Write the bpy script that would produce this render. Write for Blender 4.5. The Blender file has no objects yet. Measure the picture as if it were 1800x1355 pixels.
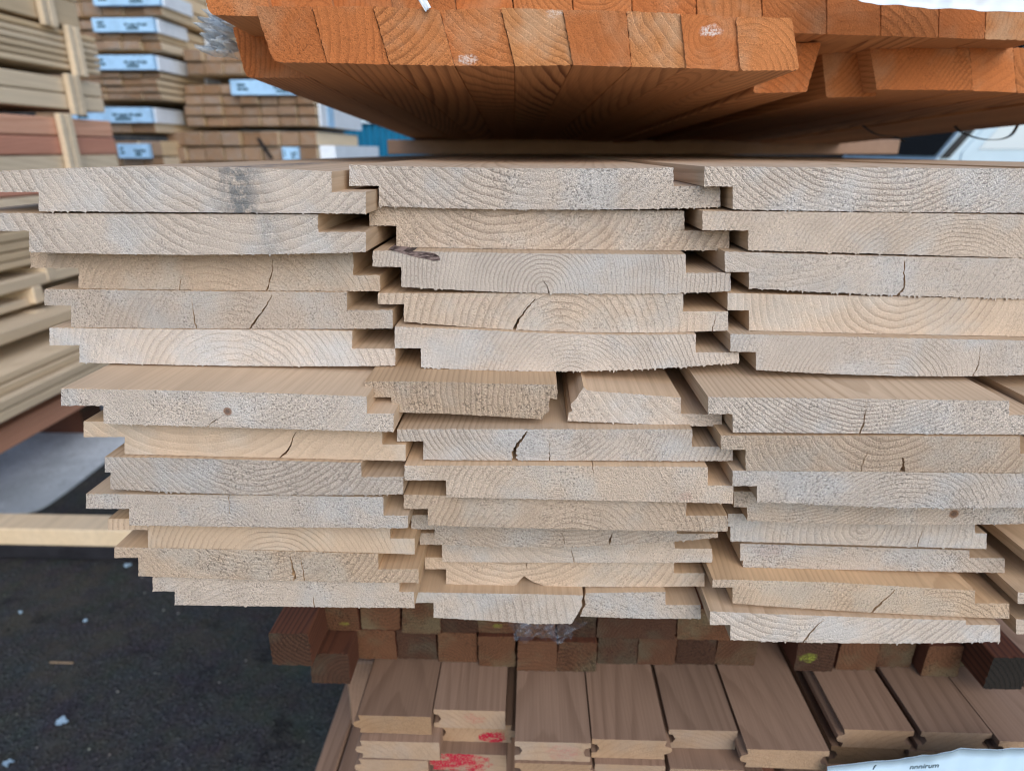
import bpy, math, random
from math import radians, tan, atan, cos, sin, hypot, pi
from mathutils import Vector, Matrix
S = bpy.context.scene
COL = S.collection

# ------------------------------------------------------------------ camera, sky, sun, exposure
CAM_H = 1.05
F = 1150.0                       # focal length in photo pixels (photo 1800 wide)
PITCH = atan((677.5 - 265.0) / F)
YAW = atan(40.0 / F * cos(PITCH))
cam_d = bpy.data.cameras.new('camera')
cam = bpy.data.objects.new('camera', cam_d); COL.objects.link(cam)
cam.location = (0, 0, CAM_H)
cam.rotation_euler = (pi / 2 - PITCH, 0, YAW)
cam_d.sensor_width = 36.0; cam_d.lens = 36.0 * F / 1800.0
cam_d.clip_start = 0.01; cam_d.clip_end = 300.0
cam_d.dof.use_dof = True; cam_d.dof.focus_distance = 0.362; cam_d.dof.aperture_fstop = 8.5
S.camera = cam
SUN_EL, SUN_AZ = radians(34), radians(158)      # overcast daylight from behind the camera
W = bpy.data.worlds.new('World'); S.world = W; W.use_nodes = True
wn = W.node_tree.nodes; wl = W.node_tree.links
sky = wn.new('ShaderNodeTexSky'); sky.sky_type = 'NISHITA'; sky.sun_disc = False
sky.sun_elevation = SUN_EL; sky.sun_rotation = SUN_AZ; sky.dust_density = 1.2; sky.air_density = 1.0; sky.ozone_density = 2.2
bg = wn.get('Background') or wn.new('ShaderNodeBackground')
wl.new(sky.outputs[0], bg.inputs[0]); bg.inputs[1].default_value = 0.15
sl = bpy.data.lights.new('sun', 'SUN'); sl.energy = 1.1; sl.angle = radians(50); sl.color = (1.0, 0.965, 0.92)
so = bpy.data.objects.new('sun', sl); COL.objects.link(so)
sdir = Vector((sin(SUN_AZ) * cos(SUN_EL), cos(SUN_AZ) * cos(SUN_EL), sin(SUN_EL)))
so.rotation_euler = sdir.to_track_quat('Z', 'Y').to_euler(); so.location = (0, -3, 5)
S.view_settings.view_transform = 'Standard'; S.view_settings.look = 'None'
S.view_settings.gamma = 1.0; S.view_settings.use_curve_mapping = False
S.view_settings.exposure = 0.58
S.cycles.filter_width = 1.0

# ------------------------------------------------------------------ projection helpers (photo pixels -> real places)
def ray(px, py):
    x, u = (px - 900) / F, (677.5 - py) / F
    y = cos(PITCH) + u * sin(PITCH); z = -sin(PITCH) + u * cos(PITCH)
    return Vector((x * cos(YAW) - y * sin(YAW), x * sin(YAW) + y * cos(YAW), z))
def onD(px, py, D):
    r = ray(px, py); r = r * (D / r.y); return Vector((r.x, D, r.z + CAM_H))
def onX(px, py, X):
    r = ray(px, py); r = r * (X / r.x); return Vector((X, r.y, r.z + CAM_H))
def onZ(px, py, Z):
    r = ray(px, py); r = r * ((Z - CAM_H) / r.z); return Vector((r.x, r.y, Z))
def slope(px, py):
    r = ray(px, py); return r.z / r.y

# ------------------------------------------------------------------ materials
class NT:
    def __init__(s, name):
        s.m = bpy.data.materials.new(name); s.m.use_nodes = True
        s.t = s.m.node_tree; s.b = s.t.nodes['Principled BSDF']
        s.b.inputs['Roughness'].default_value = 0.8
        s.b.inputs['Specular IOR Level'].default_value = 0.25
    def n(s, typ, **kw):
        o = s.t.nodes.new('ShaderNode' + typ)
        for k, v in kw.items(): setattr(o, k, v)
        return o
    def put(s, sock, v):
        if v is None: return
        if hasattr(v, 'is_output'): s.t.links.new(v, sock)
        else:
            if sock.type == 'RGBA' and len(v) == 3: v = (*v, 1)
            sock.default_value = v
    def m_(s, op, a, b=None, c=None, clamp=False):
        o = s.n('Math', operation=op, use_clamp=clamp)
        s.put(o.inputs[0], a); s.put(o.inputs[1], b); s.put(o.inputs[2], c); return o.outputs[0]
    def v_(s, op, a, b=None):
        o = s.n('VectorMath', operation=op); s.put(o.inputs[0], a)
        if op == 'SCALE': s.put(o.inputs['Scale'], b)
        else: s.put(o.inputs[1], b)
        return o.outputs['Value'] if op in ('LENGTH', 'DISTANCE') else o.outputs[0]
    def mix(s, f, a, b, mode='MIX'):
        o = s.n('Mix', data_type='RGBA', blend_type=mode); s.put(o.inputs[0], f); s.put(o.inputs[6], a); s.put(o.inputs[7], b)
        return o.outputs[2]
    def noise(s, vec, scale, detail=2.0, rough=0.5, color=False):
        o = s.n('TexNoise'); s.put(o.inputs['Vector'], vec); s.put(o.inputs['Scale'], scale)
        s.put(o.inputs['Detail'], detail); s.put(o.inputs['Roughness'], rough)
        return o.outputs['Color' if color else 'Fac']
    def ss(s, x, lo, hi):
        o = s.n('MapRange', interpolation_type='SMOOTHSTEP'); s.put(o.inputs[0], x); s.put(o.inputs[1], lo); s.put(o.inputs[2], hi)
        return o.outputs[0]
    def attr(s, name):
        return s.n('Attribute', attribute_type='OBJECT', attribute_name=name)
    def sep(s, v):
        o = s.n('SeparateXYZ'); s.put(o.inputs[0], v); return o.outputs
    def bump(s, h, dist, strength=1.0):
        o = s.n('Bump'); s.put(o.inputs['Height'], h); o.inputs['Distance'].default_value = dist; o.inputs['Strength'].default_value = strength
        s.t.links.new(o.outputs[0], s.b.inputs['Normal'])
    def out(s, color, rough=None):
        s.put(s.b.inputs['Base Color'], color)
        if rough is not None: s.put(s.b.inputs['Roughness'], rough)
        return s.m

def wood(name, light, late, tone, end, cool=None, patch=0.35, mark=(0.40, 0.012, 0.035), fuzz=1.0, stain=(0.07, 0.10, 0.12)):
    """solid growth rings about each piece's own pith; 'end' adds the torn fibre of a saw cut"""
    g = NT(name)
    co = g.n('TexCoord').outputs['Object']
    seed = g.attr('seed').outputs['Fac']; pith = g.attr('pith').outputs['Vector']
    look = g.sep(g.attr('look').outputs['Vector']); st = g.sep(g.attr('stain').outputs['Vector'])
    kn = g.sep(g.attr('knot').outputs['Vector']); mk = g.sep(g.attr('mark').outputs['Vector'])
    off = g.n('CombineXYZ'); g.put(off.inputs[0], seed); g.put(off.inputs[1], g.m_('MULTIPLY', seed, 1.7)); g.put(off.inputs[2], g.m_('MULTIPLY', seed, .37))
    cs = g.v_('ADD', co, off.outputs[0])
    stretched = g.v_('MULTIPLY', cs, (1, 0.05, 1))
    d1 = g.v_('SCALE', g.v_('SUBTRACT', g.noise(stretched, 34, 2, .5, True), (.5, .5, .5)), 0.007)
    d2 = g.v_('SCALE', g.v_('SUBTRACT', g.noise(stretched, 260, 1, .5, True), (.5, .5, .5)), 0.0007)
    p = g.v_('SUBTRACT', g.v_('ADD', g.v_('ADD', co, d1), d2), pith)
    r = g.v_('LENGTH', g.v_('ADD', g.v_('MULTIPLY', p, (1, 0, 1)), g.v_('SCALE', g.attr('lean').outputs['Vector'], g.sep(co)[1])))
    ph = g.m_('DIVIDE', r, look[0])
    ph = g.m_('ADD', ph, g.m_('MULTIPLY', g.noise(g.v_('MULTIPLY', cs, (8, .3, 8)), 1.0, 1), 1.6))
    fr = g.m_('FRACT', ph)
    L = g.m_('MULTIPLY', g.m_('MULTIPLY', g.ss(fr, .35, .84), g.m_('SUBTRACT', 1.0, g.ss(fr, .87, .95))), g.m_('ADD', .35, g.m_('MULTIPLY', g.ss(g.noise(stretched, 17, 2), .36, .58), .65)))
    rough = g.attr('grain').outputs['Fac']
    pat = g.noise(stretched, 22, 3, .6)
    X = g.sep(co)
    if end:
        grit = g.noise(cs, 800, 3, .65)
        grit2 = g.noise(g.v_('MULTIPLY', cs, (1, 1, 1.6)), 1250, 1, .5)
        Lb = g.m_('MULTIPLY', L, g.ss(grit, .34, .60))
    else:
        grit = g.noise(g.v_('MULTIPLY', cs, (1, .012, 1)), 900, 3, .6)
        grit2 = g.noise(g.v_('MULTIPLY', cs, (.2, 1, .2)), 320, 1, .5)
        Lb = L
    col = g.mix(g.m_('MULTIPLY', Lb, look[1], clamp=True), light, late)
    if cool: col = g.mix(g.m_('MULTIPLY', g.ss(pat, .45, .68), patch), col, cool)
    warm = g.mix(1.0, col, tone, 'MULTIPLY')
    col = g.mix(g.m_('ADD', look[2], g.m_('MULTIPLY', g.m_('SUBTRACT', g.noise(stretched, 9, 2), .5), .5), clamp=True), col, warm)
    if end:
        lo = g.m_('MULTIPLY', g.ss(grit, .50, .34), .62 * fuzz, clamp=True); hi = g.m_('MULTIPLY', g.ss(grit2, .54, .70), .50 * fuzz, clamp=True)
        patchy = g.m_('ADD', .25, g.m_('MULTIPLY', g.ss(g.noise(cs, 40, 3, .6), .36, .60), .75))
        patchy = g.m_('MULTIPLY', patchy, rough)
        lit = g.m_('MULTIPLY', g.m_('MULTIPLY', g.ss(fr, .86, .93), g.m_('SUBTRACT', 1.0, g.ss(fr, .95, 1.0))), g.m_('MULTIPLY', look[1], g.ss(grit2, .42, .58)))
        col = g.mix(g.m_('MULTIPLY', lit, .7), col, g.v_('SCALE', col, 1.55))
        col = g.mix(g.m_('MULTIPLY', lo, patchy), col, g.v_('SCALE', col, .34))
        col = g.mix(g.m_('MULTIPLY', hi, patchy), col, g.v_('SCALE', col, 1.5))
    else:
        col = g.mix(g.m_('MULTIPLY', g.ss(grit, .62, .35), .22), col, late)
    col = g.mix(1.0, col, g.v_('SCALE', (1, 1, 1), g.m_('ADD', .88, g.m_('MULTIPLY', g.m_('FRACT', g.m_('MULTIPLY', seed, 7.31)), .22))), 'MULTIPLY')
    col = g.mix(1.0, col, g.v_('SCALE', (1, 1, 1), g.m_('ADD', .80, g.m_('MULTIPLY', g.noise(stretched, 55, 4, .65), .40))), 'MULTIPLY')
    # blue stain, knots, painted marks: each at its own place on its own piece
    dx = g.m_('DIVIDE', g.m_('SUBTRACT', X[0], st[0]), st[1]); gs = g.m_('POWER', 2.718, g.m_('MULTIPLY', g.m_('MULTIPLY', dx, dx), -1.0))
    sm = g.m_('MULTIPLY', g.m_('MULTIPLY', gs, st[2]), g.ss(g.noise(cs, 180, 3, .7), .32, .62))
    col = g.mix(sm, col, stain)
    if not end:
        g.bump(g.m_('ADD', grit, g.m_('MULTIPLY', grit2, .5)), 0.00025, .5); return g.out(col, .72)
    kd = g.m_('SQRT', g.m_('ADD', g.m_('POWER', g.m_('SUBTRACT', X[0], kn[0]), 2), g.m_('POWER', g.m_('SUBTRACT', X[2], kn[1]), 2)))
    kd = g.m_('DIVIDE', kd, kn[2]); km = g.m_('SUBTRACT', 1.0, g.ss(kd, .7, 1.15))
    col = g.mix(g.m_('MULTIPLY', km, .85), col, g.mix(g.ss(kd, .2, .8), (.09, .04, .02), (.25, .12, .06)))
    md = g.m_('SQRT', g.m_('ADD', g.m_('POWER', g.m_('SUBTRACT', X[0], mk[0]), 2), g.m_('POWER', g.m_('MULTIPLY', g.m_('SUBTRACT', X[2], mk[1]), 1.8), 2)))
    mm = g.m_('SUBTRACT', 1.0, g.ss(g.m_('ADD', g.m_('DIVIDE', md, mk[2]), g.m_('MULTIPLY', g.m_('SUBTRACT', g.noise(cs, 150, 4, .7), .5), 1.8)), .65, 1.05))
    col = g.mix(g.m_('MULTIPLY', mm, g.m_('MULTIPLY', g.attr('paint').outputs['Fac'], g.m_('MULTIPLY', g.ss(grit, .36, .56), g.ss(g.noise(g.v_('MULTIPLY', cs, (1, 1, 3)), 90, 3, .7), .30, .62))), clamp=True), col, mark)
    h = g.m_('ADD', g.m_('MULTIPLY', grit, 1.0), g.m_('MULTIPLY', grit2, .5))
    h = g.m_('SUBTRACT', g.m_('MULTIPLY', h, g.m_('ADD', .15, g.m_('MULTIPLY', rough, .85))), g.m_('MULTIPLY', L, .22))
    g.bump(h, 0.0010 * fuzz if end else 0.00025, 0.9 if end else .5)
    return g.out(col, .88 if end else .72)

pale_end = wood('pale_sawn_end', (.565, .485, .41), (.16, .12, .09), (.96, .79, .60), True, cool=(.52, .505, .485), patch=.8, fuzz=1.35)
pale_side = wood('pale_planed_side', (.58, .43, .29), (.37, .25, .15), (1., .88, .72), False)
amber_end = wood('amber_sawn_end', (.47, .152, .045), (.14, .038, .010), (1.2, 1.85, 2.5), True, cool=(.46, .215, .10), patch=.8, mark=(.75, .72, .68), fuzz=1.1)
amber_side = wood('amber_planed_side', (.54, .26, .115), (.14, .045, .018), (1.1, 1.2, 1.3), False)
dark_end = wood('weathered_sawn_end', (.085, .040, .023), (.024, .013, .008), (2.0, 1.9, 1.6), True, cool=(.085, .068, .045), patch=.9, fuzz=2.2, mark=(.42, .52, .06))
dark_side = wood('weathered_red_side', (.15, .058, .033), (.07, .03, .02), (.9, .8, .75), False)
floor_end = wood('planed_board_end', (.36, .25, .165), (.21, .13, .08), (.95, .80, .60), True, cool=(.34, .28, .23), patch=.4, fuzz=.55)  # base kept darker: shade on the lower stack is put into the colour
floor_side = wood('planed_board_face', (.30, .195, .135), (.14, .08, .05), (.9, .85, .8), False)  # darkened too, painted shade for the lower boards and the bearers
far_pale = wood('far_pale_timber', (.72, .59, .42), (.50, .38, .24), (.85, .76, .62), False)
far_brown = wood('far_brown_timber', (.28, .20, .13), (.18, .12, .07), (1.2, 1.15, 1.1), False)
far_red = wood('far_red_timber', (.60, .29, .20), (.42, .16, .09), (1.1, 1.35, 1.3), False)
far_end = wood('far_timber_end', (.25, .15, .085), (.15, .085, .045), (1.25, 1.45, 1.75), True, cool=(.24, .18, .13), patch=.6, fuzz=.5)

def plain(name, col, rough=.6, var=.15, scale=30, metallic=0.0, bump=0.0):
    g = NT(name); co = g.n('TexCoord').outputs['Object']
    n = g.noise(co, scale, 4, .6)
    c = g.mix(g.ss(n, .3, .7), tuple(x * (1 - var) for x in col), tuple(min(1, x * (1 + var)) for x in col))
    g.b.inputs['Metallic'].default_value = metallic
    if bump: g.bump(n, bump)
    return g.out(c, rough)
strap_mat = plain('black_strapping', (.012, .012, .014), .45)
white_paper = plain('white_wrap_paper', (.74, .80, .86), .45, .06, 18, bump=.002)
label_paper = plain('pale_blue_paper', (.56, .74, .88), .4, .05, 18)
blue_paper = plain('blue_white_label', (.36, .58, .80), .5, .12, 14)
ink = plain('dark_teal_ink', (.02, .06, .08), .6)
teal = plain('teal_paint', (.01, .16, .30), .45, .08, 3)
pale_metal = plain('pale_blue_paint', (.50, .64, .72), .3, .05, 3)
dark_steel = plain('dark_cladding', (.022, .024, .026), .55, .2, 2)
rubber = plain('black_rubber', (.015, .015, .016), .8)
black_beam = plain('black_recycled_plastic', (.018, .018, .022), .5, .3, 12)
paper_scrap = plain('pale_scrap', (.30, .42, .52), .7, .15, 60)
g = NT('window_glass'); g.b.inputs['Roughness'].default_value = .05; g.b.inputs['Specular IOR Level'].default_value = .8
glass = g.out((.45, .58, .66))  # pale blue base stands in for sky reflected in the pane
g = NT('dark_glass'); g.b.inputs['Roughness'].default_value = .12; dark_glass = g.out((.012, .015, .018))
def film(name, tint, alpha):
    g = NT(name); co = g.n('TexCoord').outputs['Object']
    n = g.noise(co, 70, 3, .6); g.bump(n, .0015, .6)
    g.b.inputs['Roughness'].default_value = .15; g.b.inputs['Specular IOR Level'].default_value = .6
    g.put(g.b.inputs['Alpha'], g.m_('ADD', alpha, g.m_('MULTIPLY', g.ss(n, .45, .75), .35), clamp=True))
    return g.out(tint)
clear_film = film('crumpled_film', (.72, .82, .90), .5)
thin_film = film('thin_dusty_film', (.34, .38, .46), .05)

def asphalt_mat():
    g = NT('wet_asphalt'); co = g.n('TexCoord').outputs['Object']
    n1 = g.noise(co, 160, 4, .7); n2 = g.noise(co, 3.2, 3, .6); vo = g.n('TexVoronoi'); g.put(vo.inputs['Vector'], co); g.put(vo.inputs['Scale'], 95)
    chip = g.m_('SUBTRACT', 1.0, g.ss(vo.outputs['Distance'], .10, .38)); rnd = g.sep(vo.outputs['Color'])
    c = g.mix(g.ss(n1, .35, .7), (.012, .0125, .013), (.066, .068, .069))
    c = g.mix(g.m_('MULTIPLY', chip, g.m_('MULTIPLY', rnd[0], .7)), c, (.12, .125, .125))
    c = g.mix(g.m_('MULTIPLY', chip, g.ss(rnd[1], .984, .995)), c, (.42, .40, .36))
    c = g.mix(g.m_('MULTIPLY', g.ss(n2, .52, .7), .55), c, (.050, .060, .042))
    hue = g.noise(co, 16, 3, .6, True); c = g.mix(.35, c, g.mix(1.0, c, g.v_('MULTIPLY', hue, (2.0, 2.15, 2.15)), 'MULTIPLY'))
    c = g.mix(g.m_('MULTIPLY', g.ss(g.noise(co, 26, 4, .7), .52, .72), .55), c, (.075, .079, .078))
    c = g.mix(g.m_('MULTIPLY', g.ss(g.noise(co, 5.5, 5, .7), .50, .66), .6), c, (.062, .056, .043))
    c = g.mix(g.m_('MULTIPLY', g.ss(g.noise(co, 9, 4, .7), .56, .68), .7), c, (.008, .009, .011))
    g.bump(g.m_('ADD', g.m_('MULTIPLY', n1, .7), chip), .004, .9)
    return g.out(c, g.m_('ADD', .50, g.m_('MULTIPLY', n2, .3)))
asphalt = asphalt_mat()
g = NT('damp_concrete'); co = g.n('TexCoord').outputs['Object']
n1 = g.noise(co, 2.3, 5, .65); n2 = g.noise(co, 90, 3, .6)
c = g.mix(g.ss(n1, .38, .62), (.42, .47, .50), (.68, .74, .78)); c = g.mix(g.m_('MULTIPLY', g.ss(n2, .5, .7), .3), c, (.12, .13, .13))
g.bump(n2, .003, .4); concrete = g.out(c, .55)

# ------------------------------------------------------------------ object helpers
rnd = random.Random(7)
def link(o): COL.objects.link(o); return o
def tag(o, label=None, cat=None, group=None, kind=None):
    for k, v in (('label', label), ('category', cat), ('group', group), ('kind', kind)):
        if v: o[k] = v
    return o
def empty(name, loc, label, cat, group=None, rz=0):
    o = link(bpy.data.objects.new(name, None)); o.location = loc; o.rotation_euler = (0, 0, rz); o.empty_display_size = .1
    return tag(o, label, cat, group)
def mesh(name, verts, faces, mats, mi=None, parent=None, loc=(0, 0, 0), smooth=False):
    me = bpy.data.meshes.new(name); me.from_pydata([tuple(v) for v in verts], [], faces)
    for m in (mats if isinstance(mats, (list, tuple)) else [mats]): me.materials.append(m)
    if mi: me.polygons.foreach_set('material_index', mi)
    if smooth: me.polygons.foreach_set('use_smooth', [True] * len(me.polygons))
    me.update(); o = link(bpy.data.objects.new(name, me)); o.location = loc
    if parent: o.parent = parent
    return o
def props(o, pith=(0, 0, -.06), spacing=.003, contrast=.5, tone=0., stain=None, knot=None, mark=None, paint=0., grain=1.0, lean=None):
    k_ = lean if lean is not None else rnd.uniform(.02, .09)
    o['lean'] = [rnd.choice([-1, 1]) * k_ * .6, 0., rnd.choice([-1, 1]) * k_]; o['grain'] = float(grain) * rnd.uniform(.55, 1.15); o['pith'] = [float(v) for v in pith]; o['look'] = [float(spacing), float(contrast), float(tone)]
    o['seed'] = rnd.uniform(0, 50.); o['stain'] = [float(v) for v in (stain or (9, .01, 0))]
    o['knot'] = [float(v) for v in (knot or (9, 9, .001))]; o['mark'] = [float(v) for v in (mark or (9, 9, .001))]; o['paint'] = float(paint)
    return o
def prism(name, smooth_pts, rough_pts, length, mats, axis=Vector((0, 1, 0)), parent=None, nib=.0025):
    """end-grain outline (x,z world on one plane y) run back along axis; ring 1 is the torn saw cut, ring 2 the planed profile"""
    for _ in range(4):
        h_ = len(smooth_pts) // 3; smooth_pts = list(smooth_pts[h_:]) + list(smooth_pts[:h_]); rough_pts = list(rough_pts[h_:]) + list(rough_pts[:h_])
        smooth_pts, rough_pts = unloop(smooth_pts, rough_pts)
    cx = sum(p[0] for p in smooth_pts) / len(smooth_pts); cz = (min(p[2] for p in smooth_pts) + max(p[2] for p in smooth_pts)) / 2
    cx = (min(p[0] for p in smooth_pts) + max(p[0] for p in smooth_pts)) / 2; cy = smooth_pts[0][1]
    org = Vector((cx, cy, cz)); ax = axis.normalized()
    q = Vector((0, 1, 0)).rotation_difference(ax); qi = q.inverted()
    n = len(smooth_pts); V = []
    for p in rough_pts: V.append(qi @ (Vector(p) - org))
    base = [qi @ (Vector(p) - org) for p in smooth_pts]
    for b in base: V.append(b + Vector((0, nib, 0)))
    for b in base: V.append(Vector((b.x, length, b.z)))
    Fc = [list(range(n - 1, -1, -1)) if True else None]; MI = [0]
    for i in range(n):
        j = (i + 1) % n
        Fc.append((i, j, n + j, n + i)); MI.append(0 if nib > .004 else 1)
        Fc.append((n + i, n + j, 2 * n + j, 2 * n + i)); MI.append(1)
    Fc.append(list(range(2 * n, 3 * n))); MI.append(0)
    me = bpy.data.meshes.new(name); me.from_pydata([tuple(v) for v in V], [], Fc)
    for m in mats: me.materials.append(m)
    me.polygons.foreach_set('material_index', MI); me.update()
    import bmesh
    bm = bmesh.new(); bm.from_mesh(me); bmesh.ops.recalc_face_normals(bm, faces=bm.faces); bm.to_mesh(me); bm.free()
    o = link(bpy.data.objects.new(name, me)); o.location = org; o.rotation_mode = 'QUATERNION'; o.rotation_quaternion = q
    if parent: o.parent = parent
    return o
def unloop(A_, B_, win=70):
    """drop the points inside any little loop of either outline so both stay simple"""
    A_ = list(A_); B_ = list(B_)
    def cr(o, a, b): return (a[0] - o[0]) * (b[2] - o[2]) - (a[2] - o[2]) * (b[0] - o[0])
    for P in (A_, B_):
        i = 0
        while i < len(P) - 3:
            hit = None; a, b = P[i], P[i + 1]
            for j in range(min(i + win, len(P) - 2), i + 1, -1):
                c, d = P[j], P[j + 1]
                if cr(a, b, c) * cr(a, b, d) <= 0 and cr(c, d, a) * cr(c, d, b) <= 0 and (abs(cr(a, b, c)) + abs(cr(a, b, d))) > 0: hit = j; break
            if hit: del A_[i + 1:hit + 1]; del B_[i + 1:hit + 1]; i = max(0, i - 2)
            else: i += 1
    return A_, B_
def densify(poly, step):
    out = []
    for a, b in zip(poly, poly[1:] + poly[:1]):
        k = max(1, int(hypot(b[0] - a[0], b[1] - a[1]) / step))
        for i in range(k): t = i / k; out.append((a[0] + (b[0] - a[0]) * t, a[1] + (b[1] - a[1]) * t))
    return out
def roundpoly(poly, rad):
    out = []; n = len(poly)
    for i in range(n):
        p = Vector(poly[i]); a = Vector(poly[i - 1]); b = Vector(poly[(i + 1) % n])
        ra = rad[i] if isinstance(rad, (list, tuple)) else rad
        if ra <= 0: out.append(tuple(p)); continue
        u = (a - p); v = (b - p); d = min(ra, u.length * .45, v.length * .45); u = u.normalized() * d + p; v = v.normalized() * d + p
        for k in range(5):
            t = k / 4; out.append(tuple(u * (1 - t) ** 2 + p * 2 * t * (1 - t) + v * t * t))
    return out
def box(x0, x1, y0, y1, z0, z1):
    V = [(x0, y0, z0), (x1, y0, z0), (x1, y1, z0), (x0, y1, z0), (x0, y0, z1), (x1, y0, z1), (x1, y1, z1), (x0, y1, z1)]
    return V, [(0, 3, 2, 1), (4, 5, 6, 7), (0, 1, 5, 4), (1, 2, 6, 5), (2, 3, 7, 6), (3, 0, 4, 7)]
def bbox(name, x0, x1, y0, y1, z0, z1, mats, parent=None, endaxis=None, bev=.0015, loc=None):
    """a bevelled squared timber; endaxis says which faces are end grain (material 0), others material 1"""
    b = min(bev, (x1 - x0) * .3, (y1 - y0) * .3, (z1 - z0) * .3)
    import bmesh
    c = Vector(((x0 + x1) / 2, (y0 + y1) / 2, (z0 + z1) / 2)) if loc is None else Vector(loc)
    V, Fc = box(x0 - c.x, x1 - c.x, y0 - c.y, y1 - c.y, z0 - c.z, z1 - c.z)
    o = mesh(name, V, Fc, mats, None, parent, c)
    bm = bmesh.new(); bm.from_mesh(o.data)
    bmesh.ops.bevel(bm, geom=bm.edges[:], offset=b, segments=1, affect='EDGES')
    if endaxis is not None and isinstance(mats, (list, tuple)) and len(mats) > 1:
        for f in bm.faces: f.material_index = 0 if abs(f.normal[endaxis]) > .3 else 1
    bm.to_mesh(o.data); bm.free()
    if parent: o.location = c - Vector(parent.location)
    return o

# ------------------------------------------------------------------ ground
mesh('asphalt_ground', *[[(-60, -60, 0), (60, -60, 0), (60, 80, 0), (-60, 80, 0)], [(0, 1, 2, 3)]], asphalt)
tag(bpy.data.objects['asphalt_ground'], kind='structure')
edge_px = [(-260, 985), (-60, 930), (20, 905), (70, 893), (110, 868), (150, 838), (190, 806), (230, 770), (290, 735), (360, 700)]
eg = [onZ(x, y, .006) for x, y in edge_px]
eg = [(.5 * (2 * eg[i] + (eg[i + 1] - eg[max(i - 1, 0)]) * t + (2 * eg[max(i - 1, 0)] - 5 * eg[i] + 4 * eg[i + 1] - eg[min(i + 2, len(eg) - 1)]) * t * t + (3 * eg[i] - eg[max(i - 1, 0)] - 3 * eg[i + 1] + eg[min(i + 2, len(eg) - 1)]) * t ** 3)) for i in range(len(eg) - 1) for t in (0, .2, .4, .6, .8)] + [eg[-1]]
eg2 = []
for a, b in zip(eg, eg[1:]):
    for i in range(2):
        t = i / 2; eg2.append(a.lerp(b, t) + Vector((0, rnd.uniform(-.003, .003), 0)))
eg2.append(eg[-1])
top = [(v.x, v.y, .006) for v in eg2] + [(eg2[-1].x + 1.5, 8.6, .006), (-9, 8.6, .006), (-9, eg2[0].y, .006)]
n = len(top); V = top + [(x, y, -.05) for x, y, z in top]
mesh('concrete_pavement', V, [list(range(n))] + [(i, i + n, (i + 1) % n + n, (i + 1) % n) for i in range(n)], concrete)
tag(bpy.data.objects['concrete_pavement'], kind='structure')

# ------------------------------------------------------------------ main stack of pale shiplap boards
SL = Vector((0, 1, 0)); T = .0227; H0 = slope(400, 295) * .353
def quad3(a, m, b, step):
    """points a..b, bowed to pass y=m at the middle"""
    n = max(2, int(abs(b[0] - a[0]) / step)); out = []
    for i in range(n + 1):
        t = i / n; y = a[1] * (1 - t) * (1 - 2 * t) + m * 4 * t * (1 - t) + b[1] * t * (2 * t - 1); out.append((a[0] + (b[0] - a[0]) * t, y))
    return out
def simple(P):
    def cr(o, a, b): return (a[0] - o[0]) * (b[1] - o[1]) - (a[1] - o[1]) * (b[0] - o[0])
    for i in range(len(P) - 1):
        for j in range(i + 2, len(P) - 1):
            a, b, c, d = P[i], P[i + 1], P[j], P[j + 1]
            if cr(a, b, c) * cr(a, b, d) < 0 and cr(c, d, a) * cr(c, d, b) < 0: return False
    return True
def with_cracks(pts, cracks):
    """open each crack (polyline from the edge inwards, px width) as a real notch in the outline"""
    if not cracks: return pts
    fwd = pts[-1][0] > pts[0][0]; out = []; cs = sorted(cracks, key=lambda c: c[0][0][0], reverse=not fwd); i = 0
    for path, w in cs:
        x0 = path[0][0]
        while i < len(pts) and ((pts[i][0] < x0 - w * .6) if fwd else (pts[i][0] > x0 + w * .6)): out.append(pts[i]); i += 1
        for amp in (1.3, 1.1, .9, .7, .5, .3, .15, 0):
            dense = []
            for a, b in zip(path, path[1:]):
                for k in range(5): t = k / 5; dense.append((a[0] + (b[0] - a[0]) * t + (rnd.uniform(-amp, amp) if dense else 0), a[1] + (b[1] - a[1]) * t))
            m = len(dense); L_ = []; R_ = []
            for k, (x, y) in enumerate(dense):
                q = dense[k + 1] if k < m - 1 else path[-1]; o_ = dense[k - 1] if k else (x, y)
                dx, dy = q[0] - o_[0], q[1] - o_[1]; l_ = hypot(dx, dy) or 1
                ww = max(.35, w * (1 - .75 * k / m) * .42 * rnd.uniform(1 - .4 * amp, 1 + .2 * amp)); L_.append((x - dy / l_ * ww, y + dx / l_ * ww, 1)); R_.append((x + dy / l_ * ww, y - dx / l_ * ww, 1))
            notch = L_ + [(*path[-1], 1)] + R_[::-1]
            if simple(notch): break
        out += notch if fwd else [(x, y, 2) for x, y, _ in notch]
        while i < len(pts) and ((pts[i][0] < x0 + w * .6) if fwd else (pts[i][0] > x0 - w * .6)): i += 1
    return out + pts[i:]
STEP = 2.2
class Stack:
    def __init__(s): s.h = H0; s.prev = None
    def ceil(s, x):
        if not s.prev: return 9
        p = s.prev
        if x <= p[0][0]: return p[0][1]
        if x >= p[-1][0]: return p[-1][1]
        for a, b in zip(p, p[1:]):
            if a[0] <= x <= b[0]: return a[1] + (b[1] - a[1]) * (x - a[0]) / max(1e-9, b[0] - a[0])
        return 9
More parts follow.
